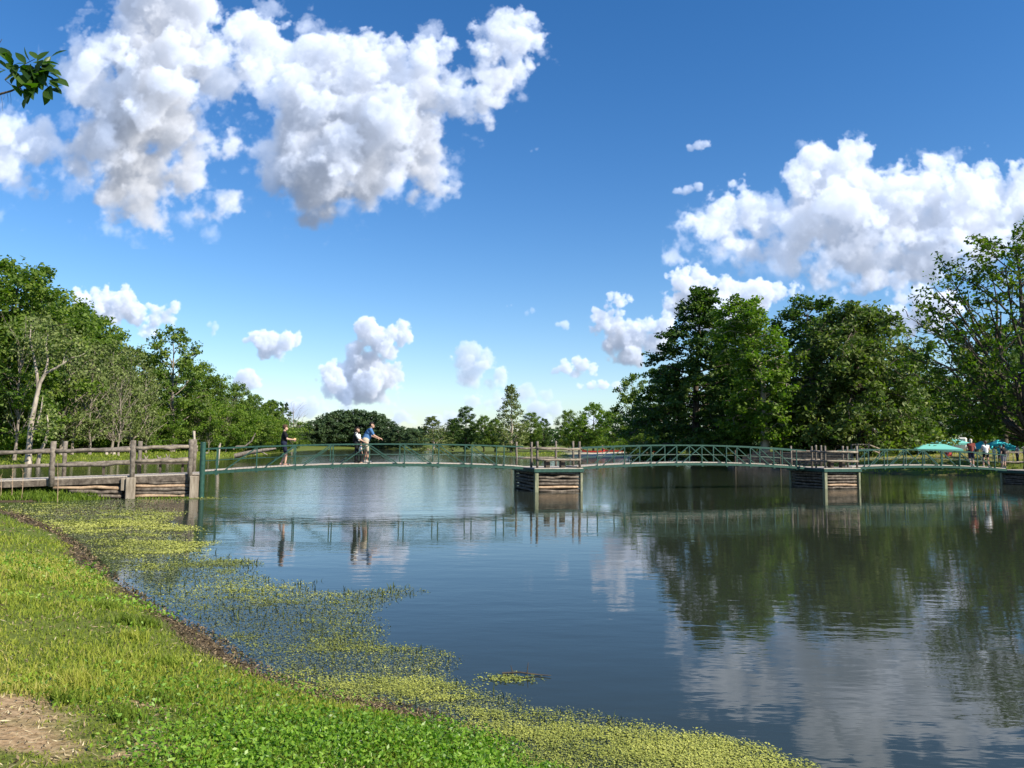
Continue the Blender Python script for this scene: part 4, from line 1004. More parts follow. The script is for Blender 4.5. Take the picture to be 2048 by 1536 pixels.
# ---------------------------------------------------------------- floating pond weed
ALG = [(440, 997), (330, 1004), (285, 1012), (345, 1024), (330, 1040), (400, 1062), (440, 1085), (432, 1104), (522, 1123), (520, 1138), (548, 1162), (655, 1160), (640, 1178), (800, 1169), (872, 1183), (798, 1196), (742, 1232), (772, 1258), (758, 1288), (892, 1300), (922, 1325), (896, 1345), (962, 1370), (1062, 1398), (1050, 1414), (1205, 1420), (1332, 1455), (1450, 1474), (1508, 1500), (1480, 1512), (1540, 1524), (1620, 1545), (1300, 1640), (900, 1640), (700, 1480), (400, 1330), (150, 1110), (-80, 1015), (40, 1001), (250, 994)]
AP = np.array([P2(*q) for q in ALG])
def poly_sd(P, x, y):
    d2 = np.full(x.shape, 1e18); ins = np.zeros(x.shape, bool)
    for (ax, ay), (bx, by) in zip(P, np.roll(P, -1, 0)):
        ex, ey = bx-ax, by-ay; t = np.clip(((x-ax)*ex+(y-ay)*ey)/(ex*ex+ey*ey), 0, 1)
        d2 = np.minimum(d2, (x-ax-t*ex)**2+(y-ay-t*ey)**2)
        ins ^= ((ay > y) != (by > y)) & (x < ax+(y-ay)*ex/(ey if ey else 1e-12))
    return np.where(ins, 1, -1)*np.sqrt(d2)                         # positive inside
def pond_weed():
    near_q = table(lambda a, b: poly_sd(AP, a, b))
    x, y, r = polar(4200000, 4.2, 36, -46, 22)
    s = near_sd(x, y); q = near_q(x, y); k = (s < .05) & (q > -.6); x, y, r, s, q = x[k], y[k], r[k], s[k], q[k]
    qn = q+.10*r*.12*vnoise(x*.8, y, .22)+.05*vnoise(x, y+4, .06)
    mat_ = vnoise(x*.45+7, y*1.0, .30)+.55*vnoise(x*.6, y+20, .10)    # flat mats stretched along the shore
    rim = np.clip(1.35-np.abs(q-.10*np.sqrt(r))/(.10*r), 0, 1)          # the open edge is the thickest
    near = np.clip(1.4-r/7.5, 0, 1)
    fine = vnoise(x*.7+40, y*1.3, .035)
    dens = np.clip((.52*rim+.30*mat_+.08+.06*near+.25*fine), 0, 1)*np.clip(qn/(.05*r)+.2, 0, 1)
    bare = np.clip(1-(-s)/(.05*r), 0, 1)                                # strip of open water at the mud
    dens *= 1-.75*bare*np.clip((r-5.5)/2, 0, 1)
    hole = vnoise(x*.7+13, y*1.4, .05); dens *= np.clip(np.where(r < 9, .40, .66)+.85*hole+.40*vnoise(x*.4+80, y*1.5, .16), 0, 1)*np.where(r > 12, .78, np.clip(.30+.06*r, .5, 1))
    scum = .16*np.clip(.55+.5*vnoise(x*.5+90, y, .5), .1, 1)*np.clip(qn/(.04*r)+.1, 0, 1)*np.clip((-s)/.25, .3, 1)
    mu_ = rg.uniform(0, 1, len(x)); k = mu_ < np.maximum(dens*.72, scum); thin = (mu_ >= dens*.72)[k]; x, y, r, q, mat_, rim, near = (v[k] for v in (x, y, r, q, mat_, rim, near)); n = len(x)
    z = .004+rg.uniform(0, .012, n)+.010*near*rg.uniform(0, 2.5, n)
    size = np.clip(.0045+.00105*r, .007, .030)*rg.uniform(.5, 1.4, n)
    yel = np.clip(.08+.30*rim+.20*mat_+.10*vnoise(x+17, y, .06)+.25*near+rg.normal(0, .17, n), 0, 1)
    green = rg.uniform(0, 1, n) < np.clip(.27+.45*rim+.34*mat_+.35*near-.32*np.clip((r-13)/6, 0, 1), .08, .95)
    green &= ~(thin & (rg.uniform(0, 1, n) < .75))
    for sel, nm, mt, lab in ((green, 'floating_primrose', M['algae'], 'yellow-green floating pond weed along the near shore'), (~green, 'pond_scum', M['scum'], 'thin grey-green scum between the floating weed mats')):
        m_ = int(sel.sum()); zz = z[sel] if sel is green else z[sel]*.5
        V, F_ = leaves_np(np.stack([x[sel], y[sel], zz], 1), size[sel]*(1 if sel is green else .9), rg, np.tile([0, 0, 1.], (m_, 1)), 1.7, 3.2)
        tag(link(bpy.data.objects.new(nm, np_mesh(nm, V, F_, mt, yel[sel]))), lab, 'pond weed', kind='stuff')
    # little dark sprigs that stand out of the water
    x, y, r = polar(60000, 4.6, 26, -42, 20); s = near_sd(x, y); q = near_q(x, y)
    k = (s < -.05) & (q > .05) & (rg.uniform(0, 1, len(x)) < .15*np.clip(.6+.8*vnoise(x+60, y, .35), 0, 1.5)); x, y, r = x[k], y[k], r[k]; n = len(x)
    blades(x, y, np.full(n, -.01), rg.uniform(.03, .12, n)*np.clip(.7+r*.03, .8, 1.3), .006+.0010*r, rg.uniform(.05, .8, n), rg.uniform(0, 1, n), 'water_sprigs', M['sprig'], 'small dark sprigs standing in the shallow water', 'water plants')
pond_weed()
def cove_weeds():
    # weedy strip in front of the walkway's log crib
    n = 26000
    px = rg.uniform(-60, 395, n); c = np.stack([on(float(a), float(b)) for a, b in zip(px, rg.uniform(976, 1003, n))])
    x, y = c[:, 0], c[:, 1]; s = shore_dist(x, y)
    k = (s > -.25) | ((px > 270) & (px < 380) & (rg.uniform(0, 1, n) < .35) & (np.abs((c-BO)@BV+.72) < .22)); x, y, s, px = x[k], y[k], s[k], px[k]; n = len(x)
    z = np.maximum(ground_z(x, y, s), 0); h = rg.uniform(.06, .30, n)*np.clip(1.1-(px-150)/700, .5, 1.1)*np.where(s > -.02, 1, .6)
    blades(x, y, z, h, np.full(n, .03)*rg.uniform(.6, 1.5, n), rg.uniform(.1, .9, n), np.clip(rg.normal(.55, .22, n), 0, 1), 'cove_weeds', M['reed'], 'green weeds growing below the wooden walkway', 'weeds')
cove_weeds()
def bank_grass():
    # coarse sward on the far banks
    n = 90000; x, y, r = polar(n, 50, 150, -36, 36); s = shore_dist(x, y)
    k = (s > .2) & (s < 26) & (sand_mask(x, y, s) < .3) & (rg.uniform(0, 1, n) < np.where((x > 26) & (y < 92), .5, 1)); x, y, r, s = x[k], y[k], r[k], s[k]; n = len(x)
    dryn = np.clip((x-26)/8, 0, 1)*np.clip((s-4.5)/4, 0, 1)
    blades(x, y, ground_z(x, y, s), rg.uniform(.10, .30, n)*(1-.5*dryn), .05+.0008*r, rg.uniform(.2, .9, n), np.clip(rg.normal(.26, .16, n)+.45*dryn, 0, 1), 'bank_grass', M['grass'], 'rough grass on the banks across the pond', 'grass')
bank_grass()
# ================================================================ people
def plain(name, col, rough=.85, spec=.2): return pmat(name, tuple(c*.85 for c in col), tuple(min(1, c*1.1) for c in col), 30, rough, .1, spec=spec, dist=.004)
M['skin'] = plain('skin_light', (.55, .34, .25), .6, .35); M['skin_tan'] = plain('skin_tan', (.45, .27, .19), .6, .35)
M['black_cloth'] = plain('black_cloth', (.012, .013, .016)); M['navy_cloth'] = plain('navy_cloth', (.015, .020, .045))
M['blue_cloth'] = plain('blue_shirt', (.07, .17, .36)); M['khaki'] = plain('khaki', (.46, .40, .31)); M['white_cloth'] = plain('white_cloth', (.78, .77, .75))
M['rust_cloth'] = plain('rust_red_top', (.22, .055, .04)); M['teal_cloth'] = plain('teal_canvas', (.17, .50, .45), .7); M['teal2'] = plain('turquoise_canvas', (.05, .50, .58), .7)
M['hair_dark'] = plain('dark_hair', (.018, .013, .010), .6); M['hair_brown'] = plain('brown_hair', (.09, .05, .03), .6); M['hair_white'] = plain('white_hair', (.60, .53, .44), .7)
M['shoe'] = plain('grey_shoe', (.35, .34, .32)); M['lilac'] = plain('lilac_cloth', (.30, .26, .40)); M['plastic_white'] = plain('white_plastic', (.72, .70, .64), .5, .5); M['red'] = plain('red_plastic', (.42, .03, .025), .5, .5)
M['eye'] = plain('eye', (.02, .02, .02), .3, .5); M['grey_cloth'] = plain('grey_cloth', (.20, .20, .22)); M['yellow'] = plain('tan_bread', (.62, .42, .18)); M['steel'] = plain('steel', (.35, .36, .37), .4, .6); M['glass'] = plain('dark_window', (.02, .03, .04), .1, .6)
def capsule(V, F, p0, p1, r0, r1, n=10):
    p0, p1 = np.asarray(p0, float), np.asarray(p1, float); d = p1-p0; L = np.linalg.norm(d)
    d = d/L if L > 1e-6 else np.array([0, 0, 1.0])
    a = np.cross(d, [0, 0, 1.0] if abs(d[2]) < .9 else [1.0, 0, 0]); a /= np.linalg.norm(a); b = np.cross(a, d)
    base = len(V); rings = []
    for t in (-.96, -.75, -.4, 0): rings.append((p0+d*t*r0, r0*math.sqrt(1-t*t)))
    for t in (0, .4, .75, .96): rings.append((p1+d*t*r1, r1*math.sqrt(1-t*t)))
    for c, r in rings:
        for k in range(n): V.append(c+(a*math.cos(2*math.pi*k/n)+b*math.sin(2*math.pi*k/n))*r)
    for i in range(len(rings)-1):
        for k in range(n): F.append((base+i*n+k, base+i*n+(k+1) % n, base+(i+1)*n+(k+1) % n, base+(i+1)*n+k))
    F.append(tuple(base+k for k in range(n-1, -1, -1))); F.append(tuple(base+(len(rings)-1)*n+k for k in range(n)))
def blend(name, caps, mat, parent, voxel=.012, smooth=4):
    """one continuous surface grown over tapered limbs"""
    V = []; F = []
    for c in caps: capsule(V, F, *c)
    me = bpy.data.meshes.new(name); me.from_pydata([tuple(v) for v in V], [], F); me.update()
    o = bpy.data.objects.new(name, me); COL.objects.link(o)
    r = o.modifiers.new('r', 'REMESH'); r.mode = 'VOXEL'; r.voxel_size = voxel
    sm = o.modifiers.new('s', 'SMOOTH'); sm.iterations = smooth; sm.factor = .5
    dg = bpy.context.evaluated_depsgraph_get(); dg.update()
    me2 = bpy.data.meshes.new_from_object(o.evaluated_get(dg)); me2.name = name
    bpy.data.objects.remove(o); bpy.data.meshes.remove(me)
    me2.polygons.foreach_set('use_smooth', [True]*len(me2.polygons)); me2.materials.clear(); me2.materials.append(mat)
    ob = bpy.data.objects.new(name, me2); link(ob, parent); return ob
def hand(caps, w, fwd, side, up, sgn):
    """palm, four bent fingers of unequal length and a thumb off the side of the palm"""
    f, s, u = (np.asarray(q, float) for q in (fwd, side, up)); w = np.asarray(w, float)
    caps.append((w, w+f*.075, .026, .034))
    for i, (o, L) in enumerate(((-.028, .060), (-.009, .072), (.010, .068), (.028, .052))):
        a = w+f*.085+s*o; b = a+f*L*.55-u*.008; c = b+f*L*.35-u*.030
        caps.append((a, b, .0105, .0095)); caps.append((b, c, .0095, .008))
    t0 = w+f*.02-s*.03*sgn; caps.append((t0, t0+f*.035-s*.03*sgn-u*.01, .012, .010)); caps.append((t0+f*.035-s*.03*sgn-u*.01, t0+f*.065-s*.022*sgn-u*.02, .010, .008))
def person(label, loc, rz, h, J, wear, group=None, girth=1.0, voxel=.012):
    """J: joints for a 1.75 m figure facing +y; wear: which cloth covers what"""
    root = empty('person', loc, rz, label, 'person', group); k = h/1.75; root.scale = (k, k, k)
    A = {n: np.array(v, float) for n, v in J.items()}
    g = girth; caps = []
    pel, che, nk, hd = A['pelvis'], A['chest'], A['neck'], A['head']
    torso = [(pel+[-.06, 0, 0], pel+[.06, 0, 0], .115*g, .115*g), (pel, (pel+che)/2, .125*g, .120*g), ((pel+che)/2, che, .122*g, .128), (che+[-.08, 0, .03], che+[.08, 0, .03], .105, .105), (A['shL'], A['shR'], .062, .062)]
    caps += torso+[(che+[0, 0, .08], nk, .07, .052), (nk, hd-[0, 0, .06], .050, .052)]
    fw = hd-nk; fdir = A.get('face', np.array([0, 1.0, 0])); fdir = fdir/np.linalg.norm(fdir); sd = np.cross(fdir, [0, 0, 1.0])
    caps += [(hd+[0, 0, .035]-fdir*.015, hd-[0, 0, .045]+fdir*.02, .090, .066), (hd-[0, 0, .08]+fdir*.055, hd-[0, 0, .085]+fdir*.05, .036, .036),
             (hd+fdir*.088+[0, 0, .0], hd+fdir*.105-[0, 0, .028], .010, .014), (hd+sd*.086-[0, 0, .025], hd+sd*.090+[0, 0, .012], .014, .016), (hd-sd*.086-[0, 0, .025], hd-sd*.090+[0, 0, .012], .014, .016),
             (hd+fdir*.082-sd*.02-[0, 0, .062], hd+fdir*.082+sd*.02-[0, 0, .062], .009, .009)]
    arms = {}
    for S in 'LR':
        sh, el, wr = A['sh'+S], A['el'+S], A['wr'+S]; sg = -1 if S == 'L' else 1
        caps += [(sh, el, .052*g**.5, .040), (el, wr, .040, .026)]
        f = wr-el; f /= np.linalg.norm(f); up_ = np.array([0, 0, 1.0]); s_ = np.cross(f, up_)
        if np.linalg.norm(s_) < .2: s_ = np.array([1.0, 0, 0])
        s_ /= np.linalg.norm(s_); hand(caps, wr, f, s_, np.cross(s_, f), sg)
        hp, kn, an = A['hip'+S], A['kn'+S], A['an'+S]; toe = A.get('toe'+S, an+[0, .17, -.055])
        caps += [(hp, kn, .088*g**.6, .056), (kn, kn+(an-kn)*.35, .055, .056), (kn+(an-kn)*.35, an, .056, .036), (an-[0, .02, .03], toe, .038, .030), (an+(toe-an)*np.array([-.25, -.25, .75]), toe, .036, .028)]
    blend('body', caps, wear['skin'], root, voxel)
    e = .018
    def grow(cs, e): return [(c[0], c[1], c[2]+e, c[3]+e) for c in cs]
    top = grow(torso[1:], e)
    sl_ = wear.get('sleeve', .55)
    if sl_ > 0:
        for S in 'LR': top.append((A['sh'+S], A['sh'+S]+(A['el'+S]-A['sh'+S])*sl_, .060*g**.5+e*.7, .056))
    if 'cuff' in wear:
        for S in 'LR': blend('sleeve', [(A['sh'+S], A['sh'+S]+(A['el'+S]-A['sh'+S])*.7, .080, .066)], wear['cuff'], root, voxel)
        blend('shirt_front', [(che+[-.05, .08, .05], che+[-.05, .08, -.16], .075, .075), (che+[.05, .08, .05], che+[.05, .08, -.16], .075, .075)], wear['cuff'], root, voxel)
    top.append((che, nk-[0, 0, .04], .09, .066))
    blend('top', top, wear['top'], root, voxel)
    bt = grow([torso[0], (pel, pel+(che-pel)*.25, .125*g, .120*g)], .014)
    lg = wear.get('leg', .8)
    for S in 'LR':
        hp, kn, an = A['hip'+S], A['kn'+S], A['an'+S]
        bt.append((hp, hp+(kn-hp)*min(lg, 1), .100*g**.6, .078 if lg < 1 else .068))
        if lg > 1: bt.append((kn, an, .068, .055))
    blend('bottoms', bt, wear['bottom'], root, voxel)
    if 'shoe' in wear:
        for S in 'LR':
            an = A['an'+S]; toe = A.get('toe'+S, an+[0, .17, -.055])
            blend('shoe', [(an-[0, .03, .035], toe, .048, .040), (an-[0, .03, .05], an-[0, .03, .0], .046, .042)], wear['shoe'], root, voxel)
    hairc = [(hd+[0, 0, .050]-fdir*.035, hd+[0, 0, .02]-fdir*.04, .098, .092), (hd+[0, 0, .075]+fdir*.015, hd+[0, 0, .075]-fdir*.02, .072, .080)]
    hl = wear.get('hairlen', 0)
    if wear.get('puff'): hairc += [(hd+[0, 0, .06]+sd*.05, hd+[0, 0, .02]+sd*.07-fdir*.02, .065, .05), (hd+[0, 0, .06]-sd*.05, hd+[0, 0, .02]-sd*.07-fdir*.02, .065, .05), (hd+[0, 0, .10]+fdir*.04, hd+[0, 0, .09]+fdir*.07, .045, .03)]
    if hl: hairc += [(hd-fdir*.06, hd-fdir*.10-[0, 0, hl], .075 if not wear.get('tail') else .035, .055 if not wear.get('tail') else .02)]
    if wear.get('wide'): hairc += [(hd-fdir*.08+sd*.06, hd-fdir*.17+sd*.07-[0, 0, hl*.95], .08, .07), (hd-fdir*.08-sd*.06, hd-fdir*.17-sd*.07-[0, 0, hl*.95], .08, .07)]
    blend('hair', hairc, wear['hair'], root, voxel)
    for sg in (-1, 1):
        m_ = MB(); c = hd+fdir*.083+sd*.032*sg+np.array([0, 0, .012]); m_.tube([c-fdir*.004, c+fdir*.004], .009, 8); m_.build('eye', M['eye'], root)
    return root
STAND = dict(pelvis=(0, 0, .95), chest=(0, 0, 1.28), neck=(0, 0, 1.48), head=(0, .02, 1.63), shL=(-.17, 0, 1.41), shR=(.17, 0, 1.41), elL=(-.22, .02, 1.13), elR=(.22, .02, 1.13), wrL=(-.22, .10, .89), wrR=(.22, .10, .89),
             hipL=(-.09, 0, .90), hipR=(.09, 0, .90), knL=(-.10, .02, .48), knR=(.10, .02, .48), anL=(-.10, -.01, .085), anR=(.10, -.01, .085))
def pose(**kw): d = dict(STAND); d.update(kw); return d
def deck_pt(px, v, fb, py=920):
    s = s_of(px, v, py); q = Bp(s, v, fb(s)+.108); return q
RIGHTWARD = ALPHA-math.pi/2              # facing along the bridge to the right
boy = pose(chest=(0, .02, 1.28), elL=(-.20, .12, 1.14), wrL=(-.10, .34, 1.10), elR=(.20, .12, 1.14), wrR=(.12, .36, 1.12), head=(0, .04, 1.63), face=(.15, 1, -.12),
           knL=(-.09, .10, .50), anL=(-.09, -.08, .10), toeL=(-.09, .08, .035), knR=(.09, .10, .50), anR=(.09, .07, .085), toeR=(.09, .25, .035))
q = deck_pt(567, .45, fb1)
boyo = person('barefoot boy in black shirt and shorts walking right on the bridge', q, RIGHTWARD, at(567, 849, q[1])[2]-q[2]-.02, boy, dict(skin=M['skin'], top=M['black_cloth'], bottom=M['navy_cloth'], hair=M['hair_brown'], sleeve=.7, leg=.80, puff=True), voxel=.010)
bd = MB(); wq = np.array([.02, .44, 1.13]); k_ = boyo.scale[0]
rzm = Matrix.Rotation(RIGHTWARD, 3, 'Z')
snack_p = np.array(rzm@Vector(tuple(wq*k_)))+q
sn = MB(); sn.tube([(-.06, 0, 0), (-.03, 0, .01), (.03, 0, .01), (.06, 0, 0)], [.02, .045, .045, .02], 10)
so_ = sn.build('bread_loaf', M['yellow'], None, smooth=True); so_.location = tuple(snack_p); tag(so_, 'small tan loaf held in the hands of the boy', 'food')
man = pose(pelvis=(0, -.06, .95), chest=(0, .07, 1.27), neck=(0, .16, 1.46), head=(.01, .21, 1.60), shL=(-.19, .12, 1.40), shR=(.19, .12, 1.40), elL=(-.24, .20, 1.14), wrL=(-.10, .42, 1.06), elR=(.24, .26, 1.16), wrR=(.20, .52, 1.04), face=(.55, 1, -.25),
           hipL=(-.10, -.06, .90), hipR=(.10, -.06, .90), knL=(-.11, -.02, .48), anL=(-.11, -.10, .085), knR=(.11, .04, .48), anR=(.11, .0, .085))
q = deck_pt(733, .55, fb1)
person('man in blue polo and khaki shorts leaning forward on the bridge', q, RIGHTWARD, 1.80, man, dict(skin=M['skin_tan'], top=M['blue_cloth'], bottom=M['khaki'], hair=M['hair_dark'], sleeve=.75, leg=.92, shoe=M['shoe']), girth=1.22, voxel=.010)
girl = pose(chest=(0, .03, 1.28), elL=(-.20, .16, 1.14), wrL=(-.14, .40, 1.04), elR=(.20, .16, 1.14), wrR=(.14, .42, 1.02), face=(.5, 1, -.2), head=(.01, .05, 1.62))
q = deck_pt(712.5, .40, fb1)
person('girl with long black hair, white sleeves and dark trousers beside the man', q, RIGHTWARD-.3, 1.56, girl, dict(skin=M['skin_tan'], top=M['black_cloth'], bottom=M['black_cloth'], hair=M['hair_dark'], sleeve=0, cuff=M['white_cloth'], leg=1.5, hairlen=.62, wide=True, shoe=M['black_cloth']), voxel=.010)
kid = pose(head=(0, .02, 1.60), elL=(-.24, .02, 1.12), elR=(.24, .02, 1.12))
q = deck_pt(721, .22, fb1)
person('small child in white shirt standing between the girl and the man', q, RIGHTWARD, .88, kid, dict(skin=M['skin'], top=M['white_cloth'], bottom=M['black_cloth'], hair=M['hair_brown'], sleeve=.6, leg=1.5), girth=1.1, voxel=.016)
AWAY = 0.0
w1 = pose(elL=(-.26, .02, 1.15), wrL=(-.20, .22, 1.08), elR=(.26, .04, 1.14), wrR=(.20, .24, 1.06), head=(0, .05, 1.62), knL=(-.09, .06, .49), anL=(-.09, -.14, .16), toeL=(-.09, -.06, .03))
q = deck_pt(1943, .45, fb3); hh = at(1943, 878, q[1])[2]-q[2]
person('woman with white hair, rust red top and navy shorts seen from behind', q, -.25, hh, w1, dict(skin=M['skin'], top=M['rust_cloth'], bottom=M['navy_cloth'], hair=M['hair_white'], sleeve=.35, leg=.85, hairlen=.10, shoe=M['white_cloth']), girth=1.12, voxel=.014)
w2 = pose(elL=(-.28, .04, 1.16), wrL=(-.16, .24, 1.10), elR=(.28, .04, 1.15), wrR=(.18, .26, 1.08), hipL=(-.10, 0, .90), hipR=(.10, 0, .90), anL=(-.17, 0, .085), anR=(.17, 0, .085), knL=(-.14, .02, .48), knR=(.14, .02, .48))
q = deck_pt(1972, .45, fb3); hh = at(1972, 882, q[1])[2]-q[2]
person('woman with a ponytail, white tank top and black shorts seen from behind', q, -.1, hh, w2, dict(skin=M['skin'], top=M['white_cloth'], bottom=M['black_cloth'], hair=M['hair_brown'], sleeve=0, leg=.55, hairlen=.22, tail=True, shoe=M['shoe']), girth=1.15, voxel=.014)
q = deck_pt(2008, .5, fb3); hh = at(2008, 889, q[1])[2]-q[2]
person('person in black top and grey shorts in shade near the right edge', q, .3, hh, pose(elR=(.26, .05, 1.14)), dict(skin=M['skin'], top=M['black_cloth'], bottom=M['grey_cloth'], hair=M['hair_dark'], sleeve=.4, leg=.8, shoe=M['shoe']), girth=1.05, voxel=.016)
# people on the bank among the canopies and at the beach
def bank_person(label, px, Y, hgt, rz, wear, group='people on the far banks'):
    g = ground_at(px, Y); return person(label, g, rz, hgt, pose(elL=(-.25, .06, 1.14)), wear, group, voxel=.03)
bank_person('person in a turquoise shirt under the turquoise canopies', 1999, 63, 1.5, 2.6, dict(skin=M['skin'], top=M['teal2'], bottom=M['navy_cloth'], hair=M['hair_dark'], leg=1.4))
bank_person('person in a pale pink top beside the turquoise shirt', 1988, 62.5, 1.5, 1.0, dict(skin=M['skin'], top=M['white_cloth'], bottom=M['grey_cloth'], hair=M['hair_brown'], leg=.8))
bank_person('person in lilac top at the far right edge behind the bridge', 2034, 62, 1.5, .5, dict(skin=M['skin'], top=M['lilac'], bottom=M['navy_cloth'], hair=M['hair_dark'], leg=1.4))
bank_person('small far person in black standing on the beach', 1257, 128, 1.72, 1.2, dict(skin=M['skin'], top=M['black_cloth'], bottom=M['black_cloth'], hair=M['hair_dark'], leg=1.4))
bank_person('tiny far person in white under the layered tree', 1337, 122, 1.7, .4, dict(skin=M['skin'], top=M['white_cloth'], bottom=M['grey_cloth'], hair=M['hair_brown'], leg=.8))
bank_person('tiny far person in red sitting area by the canoes', 1205, 132, 1.6, 1.9, dict(skin=M['skin'], top=M['red'], bottom=M['navy_cloth'], hair=M['hair_brown'], leg=.8))

# ================================================================ things on the right bank
def canopy(label, px, Y, wx, wy, hl, hr, mat, rz=0.0, ridge=0.0, base=0.0):
    g = ground_at(px, Y); r = empty('canopy_tent', g+np.array([0, 0, base]), rz, label, 'canopy tent', 'teal canopy tents on the right bank')
    a, b = wx/2, wy/2
    for sx in (-1, 1):
        for sy in (-1, 1):
            MB().tube([(sx*a, sy*b, -.4-base), (sx*a, sy*b, hl)], .025, 6).build('leg', M['steel'], r)
    t = MB(); e = .12; top = hl+hr
    V = [(-a-e, -b-e, hl), (a+e, -b-e, hl), (a+e, b+e, hl), (-a-e, b+e, hl), (-ridge, 0, top), (ridge, 0, top) if ridge else (.01, 0, top)]
    Fr = [(0, 1, 5, 4), (1, 2, 5), (2, 3, 4, 5), (3, 0, 4)]
    t._add(V, Fr); t._add([(p[0], p[1], p[2]-.05) for p in V], [tuple(reversed(f)) for f in Fr]); t.build('canopy_roof', mat, r)
    w = MB()
    for i in range(4):
        p, q_ = np.array(V[i]), np.array(V[(i+1) % 4]); n = 10
        for j in range(n):
            c0, c1 = p+(q_-p)*j/n, p+(q_-p)*(j+1)/n; cm = (c0+c1)/2
            w._add([c0+[0, 0, -.002], c1+[0, 0, -.002], c1-[0, 0, .16], cm-[0, 0, .24], c0-[0, 0, .16]], [(0, 1, 2, 3, 4)])
    w.build('valance', mat, r)
    return r
canopy('large low teal canopy on the tan grass slope', 1870, 80, 4.1, 3.2, .55, .52, M['teal_cloth'], -.25, .9)
canopy('pale teal canopy behind the large low canopy', 1900, 92, 3.4, 3.0, 1.2, .55, M['teal_cloth'], -.2, .5)
canopy('small turquoise pop-up canopy between the two women', 1963, 64, 1.1, 1.1, 1.30, .50, M['teal2'], .3)
canopy('turquoise pop-up canopy right of the ponytail woman', 1996, 65, 1.0, 1.0, 1.30, .4, M['teal2'], .1)
canopy('turquoise pop-up canopy at the right edge under the maple', 2019, 63, .8, .8, 1.2, .35, M['teal2'], -.2)
def trailer():
    g = ground_at(1915, 96); r = empty('camper_trailer', g, -.54, 'white camper trailer end behind the teal canopies', 'trailer')
    b = MB(); b.box((0, 0, 1.15), (1.05, 0, 0), (0, 2.2, 0), (0, 0, .80)); b.build('trailer_body', M['plastic_white'], r, bevel=.16)
    w = MB(); w.box((0, -2.22, 1.45), (.5, 0, 0), (0, .02, 0), (0, 0, .22)); w.build('window', M['glass'], r)
    for s_ in (-1, 1):
        t = MB(); t.tube([(s_*.92, 0, .28), (s_*1.08, 0, .28)], .3, 16); wh = t.build('wheel', M['black_cloth'], r)
        MB().tube([(s_*1.08, 0, .28), (s_*1.10, 0, .28)], .15, 12).build('rim', M['steel'], wh)
    MB().beam((0, -2.2, .4), (0, -3.2, .4), .08, .08).build('tow_bar', M['steel'], r)
trailer()
def cooler():
    g = ground_at(1896, 70); r = empty('cooler', g, .2, 'red cooler box on the slope below the canopy', 'cooler')
    MB().box((0, 0, .16), (.26, 0, 0), (0, .17, 0), (0, 0, .16)).build('box', M['red'], r, bevel=.02)
    MB().box((0, 0, .345), (.27, 0, 0), (0, .18, 0), (0, 0, .025)).build('lid', M['red'], r, bevel=.01)
    MB().tube([(-.28, 0, .2), (-.30, 0, .4), (.30, 0, .4), (.28, 0, .2)], .012, 6).build('handle', M['steel'], r)
cooler()
def folding_table():
    g = ground_at(1912, 68); r = empty('folding_table', g, .1, 'white folding table right of the red cooler', 'table')
    MB().box((0, 0, .46), (.75, 0, 0), (0, .36, 0), (0, 0, .03)).build('table_top', M['plastic_white'], r, bevel=.01)
    for sx in (-1, 1):
        for sy in (-1, 1): MB().tube([(sx*.62, sy*.28, -.1), (sx*.62, sy*.28, .43)], .018, 6).build('leg', M['steel'], r)
folding_table()
def canoe(label, px, Y, L, rz):
    g = ground_at(px, Y); r = empty('canoe', g+np.array([0, 0, .02]), rz, label, 'canoe', 'red canoes on the beach')
    n = 13; V = []; Fq = []
    for i in range(n):
        t = -1+2*i/(n-1); w = .42*(1-abs(t)**2.4)+.02; k = .06+.16*abs(t)**3; hgt = .38+.24*abs(t)**4
        for (a, z) in ((-w, hgt), (-w*.92, k+.12), (-w*.5, k), (0, k-.02), (w*.5, k), (w*.92, k+.12), (w, hgt)): V.append((t*L/2, a, z))
    for i in range(n-1):
        for j in range(6): Fq.append((i*7+j, i*7+j+1, (i+1)*7+j+1, (i+1)*7+j))
    m_ = MB(); m_._add(V, Fq); m_._add([(v[0]*.985, v[1]*.94, v[2]+.02) for v in V], [tuple(reversed(f)) for f in Fq]); m_.build('hull', M['red'], r, smooth=True)
    for s_ in (0, 6): MB().tube([V[i*7+s_] for i in range(n)], .022, 6).build('gunwale', M['black_cloth'], r)
    for t in (-.45, .45): MB().box((t*L/2, 0, .36), (.11, 0, 0), (0, .34, 0), (0, 0, .012)).build('seat', M['wood_grey'], r)
canoe('left red canoe on the pale beach', 1187, 137, 4.2, .05)
canoe('middle red canoe on the pale beach', 1229, 139, 4.2, -.08)
canoe('dark red canoe at the right end of the beach', 1290, 134, 4.0, .1)
def timber_steps():
    g = on(1590, 935, .0); r = empty('timber_steps', (g[0], g[1], 0), 0, 'broad dark timber steps on the bank behind the right pier', 'steps')
    inv = np.array(r.location); k = 0
    for i in range(6):
        a = at(1455+i*10, 900, 77.5+i*.75); b = at(1712-i*2, 900, 72.5+i*.75); z = .12+i*.26
        a[2] = b[2] = z
        m_ = MB(); m_.beam(a-inv, b-inv, .34, .26); m_.build('step_timber', M['log'], r, bevel=.02)
    for px, Y in ((1470, 77), (1560, 75.2), (1640, 73.5), (1705, 72.3)):
        a = at(px, 900, Y); a[2] = 0; MB().tube([a-inv+[0, 0, -.5], a-inv+[0, 0, 1.75]], .09, 9).build('step_post', M['wood_dark'], r)
timber_steps()
